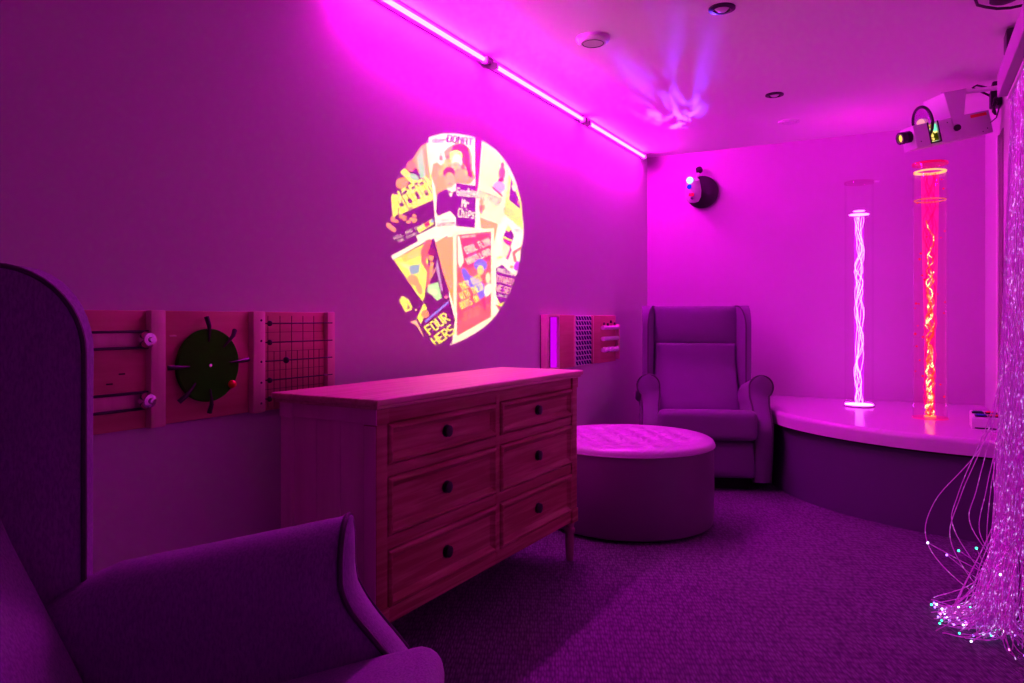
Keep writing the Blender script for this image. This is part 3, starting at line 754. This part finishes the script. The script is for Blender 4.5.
def text(s, x, y, cw, chh, dx, dy, col, sk=0.0, bold=.0):
    """cw,chh glyph cell size in px; (dx,dy) unit baseline direction; glyph down direction = (-dy+sk, dx)"""
    vx, vy = -dy+sk, dx
    for g_ in s:
        code = FONT.get(g_, FONT[' '])
        for r in range(7):
            row = int(code[2*r:2*r+2], 16)
            for c in range(5):
                if row >> (4-c) & 1:
                    a = c/6*cw; b = (c+1+bold)/6*cw; t_ = r/7*chh; u = (r+1)/7*chh
                    fillpoly([(x+dx*a+vx*t_, y+dy*a+vy*t_), (x+dx*b+vx*t_, y+dy*b+vy*t_), (x+dx*b+vx*u, y+dy*b+vy*u), (x+dx*a+vx*u, y+dy*a+vy*u)], col)
        x += dx*cw; y += dy*cw
WHT = (1, .95, .72); YEL = (1, .98, .0); ORG = (1, .46, .0); RED = (1, .03, .02); DRK = (.0, .0, .0); CRM = (1, .9, .50); BLU = (.12, .22, .9); PNK = (1, .02, .25); TEA = (.35, .7, .45); BRN = (.45, .12, .02)
def un(dx, dy): L_ = math.hypot(dx, dy); return dx/L_, dy/L_
fillpoly([(376, 124), (530, 124), (530, 352), (376, 352)], DRK)
# white and orange ground between the posters
fillpoly([(428, 128), (480, 128), (530, 190), (530, 330), (450, 350), (448, 240)], WHT)
fillpoly([(432, 240), (456, 236), (457, 318), (452, 300)], ORG)
fillpoly([(480, 217), (498, 224), (494, 246), (492, 230), (481, 228)], ORG)
fillpoly([(474, 128), (483, 140), (479, 180), (476, 200)], PNK); fillpoly([(427, 142), (431, 138), (434, 170)], PNK)
# poster at the upper left: yellow lettering over a dark ground
fillpoly([(405, 146), (427, 142), (436, 233), (384, 252), (384, 200)], DRK)
fillpoly([(412, 160), (421, 146), (427, 143), (432, 178), (424, 182)], ORG); fillpoly([(417, 158), (422, 147), (426, 178), (420, 178)], TEA)
fillpoly([(426, 143), (429, 143), (433, 176), (430, 177)], CRM)
ell(411, 166, 4.5, 5.5, (1, .3, .02)); fillpoly([(400, 172), (405, 168), (418, 182), (412, 184)], YEL); ell(402, 183, 6.5, 5.5, (1, .42, 0), -30); ell(414, 177, 5, 3, TEA, 30)
dx, dy = un(32, -17)
text('MADAM', 391.5, 194.5, 9.2, 21, dx, dy, YEL, .0, .35)
fillpoly([(391, 197), (397, 194), (398, 214), (393, 218)], YEL); fillpoly([(400, 196), (432, 180), (433, 183), (400, 200)], YEL); fillpoly([(399, 208), (433, 193), (433, 200), (399, 215)], YEL)
text('D', 400, 194, 8, 19, dx, dy, DRK, 0, -.3); text('MA', 409, 190, 9, 19, dx, dy, (.75, .50, 0), 0, -.5)
for i in range(14): ell(389+random.uniform(0, 27), 221-random.uniform(-1, 6)+(14-i)*0, 2.2, 1.7, (.9, .35+random.uniform(0, .2), .02), 20)
for i in range(5): ell(388+i*1.5, 225+i*1.2, 2, 2.5, (.9, .4, .05))
fillpoly([(417, 228), (432, 219), (434, 224), (419, 233)], YEL); fillpoly([(424, 224), (429, 221), (430, 225), (426, 228)], RED); fillpoly([(430, 221), (433, 219), (434, 222), (431, 223)], (.1, .5, .7))
text('HILL AND DALE', 393, 237, 2.6, 3.2, *un(20, -9), (.8, .7, .6)); text('THE STORY', 397, 240.5, 2.4, 2.8, *un(20, -9), (.8, .7, .6))
fillpoly([(416, 236), (436, 226), (456, 231), (436, 242), (418, 241)], WHT)
# poster at the top: white ground, orange picture, dark jacket, purple title box
fillpoly([(428, 133), (475, 128), (475, 230), (436, 232)], WHT)
text('obert', 432, 137.5, 3.4, 5.5, *un(30, -1), (.05, .01, .06), 0, .5); text('DONAT', 447.5, 134.5, 5.3, 7.5, *un(24, 3.5), (.0, .0, .03), 0, .75)
fillpoly([(444, 152), (449, 147), (456, 143), (464, 144), (470, 149), (472, 158), (472, 168), (475, 178), (470, 184), (456, 183), (444, 190), (436, 196), (435, 186), (431, 176), (433, 164), (437, 162), (441, 166), (446, 160)], (1, .46, .0))
fillpoly([(447, 155), (452, 150), (455, 160), (446, 170), (440, 178), (438, 172), (443, 166)], (1, .62, .0)); ell(462, 171, 4, 7, (1, .5, .05)); fillpoly([(463, 147), (469, 152), (470, 165), (473, 178), (468, 176), (465, 160)], (.45, .02, .02))
for q_ in range(9): ell(441+q_*3.6, 158+5*math.sin(q_*2.1)+q_*1.5, 1.6, 2.6, (1, .75, .1) if q_ % 2 else (.8, .12, .0), 25*q_, .8)
for q in range(3): text('abe ide', 430+q*.5, 150.5+q*3.3, 1.8, 2.4, *un(10, 1), (.9, .35, .3))
ell(460, 150, 8.5, 6, (.55, .06, .0)); ell(466, 158, 4, 8, (.6, .08, .02)); ell(456, 156, 6.5, 6, YEL); ell(457, 161, 5.2, 7, WHT); ell(456, 166.5, 4.6, 4.5, (1, .62, .2))
ell(455, 165, .8, .5, BRN); ell(459.5, 165, .8, .5, BRN); ell(457.5, 170, 1.5, .6, RED)
ell(449, 173, 5.8, 6, (.35, .05, .0)); ell(449.5, 180, 5.2, 8, (1, .55, .12)); ell(447, 178, .8, .5, DRK); ell(452, 178, .8, .5, DRK); ell(450, 184, 1.8, .6, (.6, .05, .02))
fillpoly([(437, 194), (446, 189), (452, 192), (457, 191), (460, 222), (450, 211), (438, 216), (436, 212)], (.10, .0, .14)); fillpoly([(448, 190), (450, 194), (453, 191), (452, 196), (450, 197)], WHT)
fillpoly([(456, 183), (476, 186), (475, 228), (456, 226)], (.13, .0, .2))
text('Goodbye', 457.3, 187.3, 2.9, 8.5, *un(17, 1.5), WHT, 0, .55); text('Mr', 462, 199, 4.0, 8, *un(10, 1), WHT, 0, .5); text('Chips', 458.5, 208, 3.4, 9, *un(14, 1.5), WHT, 0, .5)
text('GREER', 441, 219.5, 1.8, 2.2, *un(20, -2), (.3, .15, .4)); text('GARSON', 437, 223.2, 3.0, 3.6, *un(20, -2), (.1, .02, .15), 0, .4)
# poster at the upper right: cream
fillpoly([(482, 140), (507, 160), (509, 175), (503, 225), (480, 216), (478, 190)], CRM)
fillpoly([(483, 145), (505, 163), (503, 190), (481, 182)], (1, .90, .42))
ell(502, 173, 3.4, 6, (.8, .15, .12)); ell(502.5, 165, 1.8, 2.5, BRN); ell(501, 180, 3, 2, RED); ell(499, 187, 6.2, 5.5, (.42, .48, .8)); fillpoly([(490, 186), (495, 188), (503, 195.5), (502, 197)], BRN)
text('DICTATOR', 479.5, 190.2, 3.1, 8, *un(24, 9), (1, .22, .08), .0, .2)
ell(481.5, 202, 2.2, 2.7, ORG); fillpoly([(479, 205), (484, 205), (482, 213), (484, 214), (480, 213)], (.8, .25, .02)); fillpoly([(484, 204), (486, 208), (482, 212)], ORG)
text('THE GREAT COMEDY', 490, 203, 1.2, 1.6, *un(20, 7), (1, .5, .2))
# poster at the far right: yellow with a dark picture
fillpoly([(509, 174), (515, 184), (522, 200), (523, 230), (504, 214)], YEL); fillpoly([(511, 178), (520, 203), (520, 209), (509, 200)], (.08, .0, .2)); ell(514, 188, 2, 3.5, CRM, -20); ell(518.5, 202, 1.3, 1.8, ORG)
text('Rebeca', 507, 203.5, 3.0, 11, *un(15, 8), (.75, .35, .0), 0, .1)
# poster at the right: officer in a peaked cap, purple caption
fillpoly([(503, 217), (524, 232), (524, 300), (494, 312), (497, 250)], WHT)
fillpoly([(503.5, 236), (507, 227), (511, 229), (514, 236), (512, 243), (503, 239)], (.15, .0, .22)); fillpoly([(506, 230), (508, 224), (511, 229), (509, 232)], YEL); fillpoly([(503, 236), (512, 240), (512, 241.5), (503, 238)], YEL)
fillpoly([(502, 239), (511.5, 243), (511, 254), (508, 260), (505, 258), (502, 250)], (1, .78, .50)); fillpoly([(503, 239), (511.5, 242), (510.5, 247), (504, 242)], PNK); fillpoly([(510.5, 246), (511.5, 250), (508, 260), (506, 258), (509, 252)], PNK)
fillpoly([(497, 257), (502, 256), (502, 258), (497, 259)], YEL); fillpoly([(512, 252), (522, 246), (521, 249), (515, 254), (517, 262), (514, 262)], (1, .25, .05)); ell(511.5, 267, 1.8, 2, ORG); ell(517, 266, 3, 5, (.5, .1, .8), 20)
text('HEA', 515, 228, 2.8, 3, *un(10, 4), (.3, .1, .4))
fillpoly([(496, 268), (502, 264.5), (508, 270), (517, 276), (517, 282), (508, 300), (500, 306), (496, 295)], (.17, .0, .25))
text('NOEL', 498, 267.5, 2.4, 4.2, *un(20, 5), WHT, 0, .3); text('COWARD', 507.5, 270, 2.1, 4.2, *un(20, 5), WHT, 0, .3)
text('IN', 496.6, 274.5, 3.5, 7, *un(20, 5), (1, .62, .45), 0, .4); text('WHIC', 504.3, 276.5, 3.2, 7, *un(20, 5), (1, .62, .45), 0, .4)
text('WE', 496.5, 284, 3.5, 7, *un(20, 5), (1, .62, .45), 0, .4); text('SERV', 504.3, 286, 3.2, 7, *un(20, 5), (1, .62, .45), 0, .4)
text('John Mills', 498, 293.5, 1.5, 2.6, *un(20, 5), WHT)
fillpoly([(497, 297), (500, 304), (508, 300), (507, 303), (499, 307)], YEL); fillpoly([(495, 304), (502, 307), (505, 309), (499, 310)], BRN)
# poster at the centre bottom: white border, orange-red, rider in blue
fillpoly([(453, 232), (494, 228), (494, 320), (454, 344)], (1, .93, .62)); fillpoly([(456.5, 235), (491, 231.5), (491, 317), (457, 336)], (1, .20, .0))
fillpoly([(458, 237), (491, 233), (491, 260), (484, 262), (470, 268), (460, 266)], (1, .10, .06)); fillpoly([(458, 300), (491, 284), (491, 300), (458, 322)], (1, .15, .0)); ell(474, 296, 10, 12, (1, .12, .0), 20, .6)
text('WARNER BROS', 461.5, 236, 1.3, 2.2, *un(20, -2), WHT, 0, .2)
text('ERROL FLYNN', 463.5, 247.5, 2.45, 7.2, *un(20, -8), WHT, .1, .35)
text('OLIVIA', 468, 255.5, 1.5, 2.5, *un(20, -8), BLU); text('HAVILLAND', 465, 258.8, 2.95, 6.6, *un(20, -9), WHT, .1, .4)
fillpoly([(457.5, 236), (459.5, 236), (462, 250), (464, 262), (460, 268), (458, 262)], WHT)
fillpoly([(461, 270), (464, 267), (470, 275), (478, 279), (484, 284), (485, 296), (480, 300), (476, 290), (468, 286), (464, 280)], BLU)
ell(480.5, 265, 6.8, 6.2, BLU); ell(480.5, 270, 3.3, 5, (1, .75, .15)); ell(479.3, 269, .6, .4, BRN); ell(482, 269, .6, .4, BRN); fillpoly([(475, 266), (487, 265), (486, 263), (476, 263)], (.2, .3, 1))
ell(488, 278, 2.4, 5.5, (1, .85, .5)); fillpoly([(485, 286), (490, 283), (493, 288), (490, 294), (486, 298), (484, 292)], WHT)
fillpoly([(482, 298), (486, 300), (486, 312), (483, 308)], (.7, .08, .1)); ell(488, 300, 3, 4, (.8, .15, .05))
for y_, s_ in ((285.5, 'THEY DIED'), (295, 'WITH THEIR'), (304.5, 'BOOTS ON')): text(s_, 458.5, y_-1.5, 2.55, 7.2, *un(20, -9.5), (1, 1, 0), 0, .65)
for q in range(4): text('cast and others', 463, 312+q*2.6, 1.2, 1.5, *un(20, -9), (1, .55, .15))
# poster at the lower left: tilted, figure in the middle, yellow lettering
fillpoly([(391, 256), (433, 233), (435, 236), (393, 260)], WHT)
fillpoly([(394, 260), (434, 238), (455, 320), (452, 344), (425, 340)], DRK)
fillpoly([(394, 260), (426, 243), (428, 262), (424, 303), (417, 294)], YEL); fillpoly([(400, 256), (424, 246), (424, 254), (404, 263)], (1, .68, 0)); fillpoly([(408, 266), (420, 264), (419, 273), (411, 275)], (.2, .5, .55)); ell(413, 280, 6, 5, ORG, 30); ell(419, 288, 3, 7, (1, .45, .03), -20); ell(406, 266, 4, 2, (1, .85, .35), 20)
fillpoly([(421, 250), (426, 240), (432, 239), (428, 254), (426, 262), (430, 268), (430, 284), (426, 288), (427, 272), (421, 262)], (1, .22, .02)); ell(431, 257, 2.6, 4, ORG); ell(432, 252, 4, 4, (.3, .03, .05)); fillpoly([(430, 262), (434, 262), (432, 276), (429, 282)], ORG); fillpoly([(434, 270), (437, 266), (431, 280)], (1, .5, .3))
fillpoly([(428, 285), (438, 282), (442, 298), (437, 301), (432, 295), (427, 292)], (.45, .85, .4)); ell(433, 292, 4, 3, (.75, .9, .5)); fillpoly([(437, 258), (439, 268), (443, 292), (441, 290), (436, 268)], (.5, .4, .6)); ell(428, 303, 5.5, 7.5, DRK); ell(446, 297, 2, 1.5, (.9, .3, .4))
fillpoly([(417, 318), (424, 303), (427, 308), (421, 324)], YEL); ell(425, 314, 4, 4, (1, .4, .03), -30); fillpoly([(424.5, 321), (448, 301), (449, 303), (426, 322.5)], (.25, .3, .9))
text('FOUR', 423.5, 327.0, 6.6, 10.5, *un(24, -17.5), YEL, .0, .5)
text('HERS', 430, 338.5, 6.4, 10, *un(24, -17.0), YEL, .0, .5)
text('D', 399, 300, 9, 13, *un(20, -8), YEL, .12, .7); fillpoly([(401, 297), (404, 296), (408, 307), (405, 309)], YEL); fillpoly([(410, 322), (416, 320), (422, 332), (424, 338), (417, 326)], (1, .6, .3)); ell(416, 310, .9, .9, (1, .7, .4))
# round mask, soft at its edge
lp = YH  # (kept level with the eye line)
cxp, cyp = 453.5, 240.0
edge = [(456, 133.5), (478, 138.5), (496, 150), (509, 167), (518, 190), (522, 215), (520.5, 250), (514, 280), (503, 304), (491, 321), (472, 335), (450, 345), (436, 345), (420, 336), (404, 317), (393, 292), (386.5, 262), (385.5, 235), (389, 205), (398, 175), (411, 152), (427, 138), (442, 133.5)]
ea = np.array([math.atan2((y-cyp), (x-cxp)) for x, y in edge]); er = np.array([math.hypot(x-cxp, y-cyp) for x, y in edge]); o_ = np.argsort(ea)
ang = np.arctan2(PY-cyp, PX-cxp); rad = np.hypot(PX-cxp, PY-cyp); rl = np.interp(ang, ea[o_], er[o_], period=2*PI)
msk = np.clip((rl-rad)/1.6+.5, 0, 1); canvas *= msk[..., None]; canvas = canvas**1.35
grid = canvas.reshape(H_, SUP, W_, SUP, 3).mean((1, 3))
# soft focus
gk = np.array([.08, .84, .08]) 
gp = np.pad(grid, ((1, 1), (1, 1), (0, 0)), 'edge'); grid = sum(gk[i]*gp[i:i+H_, 1:-1] for i in range(3)); gp = np.pad(grid, ((0, 0), (1, 1), (0, 0)), 'edge'); grid = sum(gk[i]*gp[:, i:i+W_] for i in range(3))
grid[0] = grid[-1] = 0; grid[:, 0] = grid[:, -1] = 0
# where each point of the slide lands on the left wall
us = UX0+(np.arange(W_)+.5)/SS; vs = VY0+(np.arange(H_)+.5)/SS
sn, cs_ = math.sin(YAW), math.cos(YAW)
def wall_pt(u, v):
    a = (u-512)/FPX; dxx = -sn+cs_*a; dyy = cs_+sn*a; tt = WX/dxx
    return np.stack([np.full_like(u, WX), dyy*tt, EYE+(YH-v)/FPX*tt], -1)
UU, VV = np.meshgrid(us, vs); WP = wall_pt(UU, VV)
lampP = np.array(PR + rot @ Vector((EB+.020, .012, .012)))
axl = WP[H_//2, W_//2]-lampP; axl /= np.linalg.norm(axl)
dist = (WP-lampP) @ axl
SD = .022
fall = ((WP-lampP)[..., 0]*-1)/np.linalg.norm(WP-lampP, axis=-1)**3     # the film is denser where the throw is shorter
grid = grid*((fall.min()/fall)**.85)[..., None]
SP = lampP + (WP-lampP)*(SD/dist)[..., None]
PRn = np.array(PR)
me = bpy.data.meshes.new('slide')
verts = (SP-PRn).reshape(-1, 3)
idx = np.arange(H_*W_).reshape(H_, W_)
quads = np.stack([idx[:-1, :-1], idx[:-1, 1:], idx[1:, 1:], idx[1:, :-1]], -1).reshape(-1, 4)
# opaque surround out to the barrel wall
per = list(idx[0, :])+list(idx[1:, -1])+list(idx[-1, -2::-1])+list(idx[-2:0:-1, 0])
ctr = verts.mean(0); extra = []
for p in per:
    d_ = verts[p]-ctr; L_ = np.linalg.norm(d_); extra.append(ctr+d_/L_*.025)
verts = np.vstack([verts, extra]); nb = H_*W_; NP = len(per)
q2 = np.array([[per[k], per[(k+1) % NP], nb+(k+1) % NP, nb+k] for k in range(NP)])
quads = np.vstack([quads, q2])
me.vertices.add(len(verts)); me.vertices.foreach_set('co', verts.astype(np.float32).ravel())
me.loops.add(quads.size); me.loops.foreach_set('vertex_index', quads.astype(np.int32).ravel())
me.polygons.add(len(quads)); me.polygons.foreach_set('loop_start', (np.arange(len(quads))*4).astype(np.int32))
me.update(calc_edges=True)
ca = me.color_attributes.new('transparency', 'FLOAT_COLOR', 'POINT')
cc = np.zeros((len(verts), 4), np.float32); cc[:, 3] = 1; cc[:nb, :3] = grid.reshape(-1, 3)
ca.data.foreach_set('color', cc.ravel())
ms = bpy.data.materials.new('slide_film'); ms.use_nodes = True; nt = ms.node_tree; nt.nodes.clear()
o_ = nt.nodes.new('ShaderNodeOutputMaterial'); tr_ = nt.nodes.new('ShaderNodeBsdfTransparent'); at = nt.nodes.new('ShaderNodeAttribute'); at.attribute_name = 'transparency'
nt.links.new(at.outputs['Color'], tr_.inputs[0]); nt.links.new(tr_.outputs[0], o_.inputs[0])
me.materials.append(ms)
so = bpy.data.objects.new('slide', me); C.objects.link(so); so.parent = lens_tube
ld = bpy.data.lights.new('projector_lamp', 'SPOT'); ld.energy = PROJ_POWER; ld.color = (1, .95, .72); ld.shadow_soft_size = 0
ld.spot_size = math.radians(36); ld.spot_blend = 0
lo_ = bpy.data.objects.new('projector_lamp', ld); C.objects.link(lo_)
lo_.location = Vector(lampP); lo_.rotation_euler = Vector(axl).to_track_quat('-Z', 'Y').to_euler()

# blue rippled light that the small effect projector throws on the ceiling
bl = bpy.data.lights.new('effect_lamp', 'SPOT'); bl.energy = BLUE_POWER; bl.color = (.10, .035, 1); bl.shadow_soft_size = .004; bl.spot_size = math.radians(30); bl.spot_blend = .9
bl.use_nodes = True; nt = bl.node_tree; em = nt.nodes['Emission']; tc = nt.nodes.new('ShaderNodeTexCoord')
nz = nt.nodes.new('ShaderNodeTexNoise'); nz.inputs['Scale'].default_value = 11; nz.inputs['Detail'].default_value = 5; nz.inputs['Distortion'].default_value = .35
rp = nt.nodes.new('ShaderNodeValToRGB'); rp.color_ramp.elements[0].position = .46; rp.color_ramp.elements[1].position = .70
nt.links.new(tc.outputs['Normal'], nz.inputs['Vector']); nt.links.new(nz.outputs['Fac'], rp.inputs[0]); nt.links.new(rp.outputs[0], em.inputs['Strength'])
em.inputs['Color'].default_value = (1, 1, 1, 1)
bo = bpy.data.objects.new('effect_lamp', bl); C.objects.link(bo)
bp_ = Vector((-1.486, YB-.27, 2.15)); bo.location = bp_
bo.rotation_euler = (Vector((-1.33, 4.45, H))-bp_).to_track_quat('-Z', 'Y').to_euler()

# ------------------------------------------------------------------ fibre optic curtain
t = thing('fibre_optic_curtain', 'sparkling fibre optic strands hanging from the pelmet and trailing on the carpet', 'fibre optic curtain', (0, 0, 0))
def fibre_mat(name, strength, lo, cols, scale):
    m = mat(name, (.55, .20, .50), .35); nt = m.node_tree; b = nt.nodes['Principled BSDF']
    tc = nt.nodes.new('ShaderNodeTexCoord'); nz = nt.nodes.new('ShaderNodeTexNoise'); nz.inputs['Scale'].default_value = scale; nz.inputs['Detail'].default_value = 2
    rp = nt.nodes.new('ShaderNodeValToRGB'); els = rp.color_ramp.elements
    while len(els) < len(cols): els.new(.5)
    for i, (p, c) in enumerate(cols): els[i].position = p; els[i].color = (*c, 1)
    nt.links.new(tc.outputs['Object'], nz.inputs['Vector']); nt.links.new(nz.outputs['Fac'], rp.inputs[0]); nt.links.new(rp.outputs[0], b.inputs['Emission Color']); b.inputs['Emission Strength'].default_value = strength
    return m
fm = fibre_mat('fibre_plastic', .5, 0, [(.42, (.10, .0, .10)), (.56, (.26, .0, .34)), (.64, (.5, .14, .9)), (.72, (1.5, 1.2, 2.0))], 60)
fm2 = fibre_mat('fibre_plastic_loose', .35, 0, [(.45, (.10, .0, .2)), (.60, (.25, .02, .4)), (.72, (1, .7, 1.2))], 60)
tips = {'violet': emis('tip_violet', (.40, .15, 1), 4), 'white': emis('tip_white', (.7, .7, 1), 5), 'green': emis('tip_green', (.05, 1, .5), 4), 'pink': emis('tip_pink', (1, .15, .6), 5)}
def bez(ps, n=26):
    out = []; m_ = len(ps)
    for i in range(m_-1):
        p0 = ps[max(0, i-1)]; p1 = ps[i]; p2 = ps[i+1]; p3 = ps[min(m_-1, i+2)]
        for k in range(n//(m_-1)+1):
            s = k/(n//(m_-1)+1); out.append(.5*((2*p1)+(p2-p0)*s+(2*p0-5*p1+4*p2-p3)*s*s+(3*p1-p0-3*p2+p3)*s**3))
    out.append(ps[-1]); return out
bm = bmesh.new(); rnd = random.Random(11); tipspots = []
for k in range(210):
    y = rnd.uniform(3.0, 3.78); x = rnd.uniform(.374, .426); 
    g_ = Vector((rnd.gauss(.262, .034), rnd.gauss(3.02, .07), rnd.uniform(.06, .17)))     # where the strands bunch near the floor
    mid = Vector((x-.02+rnd.gauss(0, .006), y+rnd.gauss(0, .01), 1.2)); low = Vector((.340+rnd.gauss(0, .022), 3.15+(y-3.15)*.6+rnd.gauss(0, .05), .50))
    a = rnd.uniform(2.3, 5.6); L_ = rnd.uniform(.03, .19)
    end = Vector((g_.x+L_*math.cos(a), g_.y+L_*math.sin(a)*.5, rnd.uniform(.004, .02)))
    if end.x > RX-.02: end.x = RX-.02
    pts = bez([Vector((x, y, 2.044)), mid, low, g_, end], 28)
    add_tube(bm, pts, .0017, 4); tipspots.append(end)
b_o = obj('fibre_bundle', bm, fm, t); b_o['kind'] = 'stuff'
obj('header_rail', box((.365, 3.0, 2.030), (.428, 3.80, 2.044), .003), M['white'], t)
# loose strands looping out to the left and lying on the carpet
loose = [
 [(.375, 3.76, 2.04), (.350, 3.72, 1.1), (.28, 3.55, .62), (.08, 3.30, .36), (.06, 3.16, .22), (.20, 3.0, .12), (.30, 2.95, .15)],
 [(.375, 3.74, 2.04), (.345, 3.75, 1.1), (.29, 3.5, .70), (.17, 3.30, .40), (.13, 3.18, .25), (.22, 3.05, .12), (.27, 3.0, .20)],
 [(.375, 3.74, 2.04), (.345, 3.70, 1.1), (.29, 3.45, .75), (.16, 3.25, .42), (.14, 3.15, .30), (.25, 3.02, .15), (.20, 3.0, .28)],
 [(.375, 3.74, 2.04), (.345, 3.70, 1.1), (.30, 3.45, .75), (.22, 3.25, .45), (.19, 3.15, .33), (.27, 3.02, .20), (.15, 3.05, .25)],
 [(.375, 3.74, 2.04), (.34, 3.70, 1.1), (.31, 3.45, .70), (.25, 3.25, .45), (.22, 3.15, .30), (.28, 3.02, .18), (.055, 3.12, .245)],
 [(.375, 3.74, 2.04), (.34, 3.66, 1.1), (.31, 3.40, .70), (.26, 3.22, .45), (.24, 3.12, .28), (.25, 3.02, .15), (.115, 3.10, .215)],
]
for i in range(30):
    y = rnd.uniform(3.3, 3.76); gx = rnd.uniform(.22, .30)
    ex = rnd.uniform(.05, .27); ey = 3.13-rnd.uniform(.0, 1.0)*(.08+.8*(ex-.05))
    loose.append([(.378, y, 2.04), (.355, y-.02, 1.15), (.30, 3.2+(y-3.2)*.5, .50), (gx, 3.03, .10), ((gx+ex)/2, (3.03+ey)/2-.03, .03+rnd.uniform(0, .02)), (ex, ey, rnd.uniform(.008, .03))])
for i, ps in enumerate(loose):
    ps = [Vector(p) for p in ps]; pts = bez(ps, 48)
    s_o = obj('fibre_strand', tube(pts, .0018, 5), fm2, t)
    nm = rnd.choice(['violet', 'violet', 'white', 'white', 'green', 'pink'])
    obj('light_tip', sph(ps[-1], .0042, (1, 1, 1), 8), tips[nm], s_o)
for i in range(55):
    nm = rnd.choice(['violet', 'violet', 'violet', 'white', 'green', 'pink']); obj('light_tip', sph(tipspots[i]+Vector((0, 0, .004)), .0036, (1, 1, 1), 8), tips[nm], b_o)
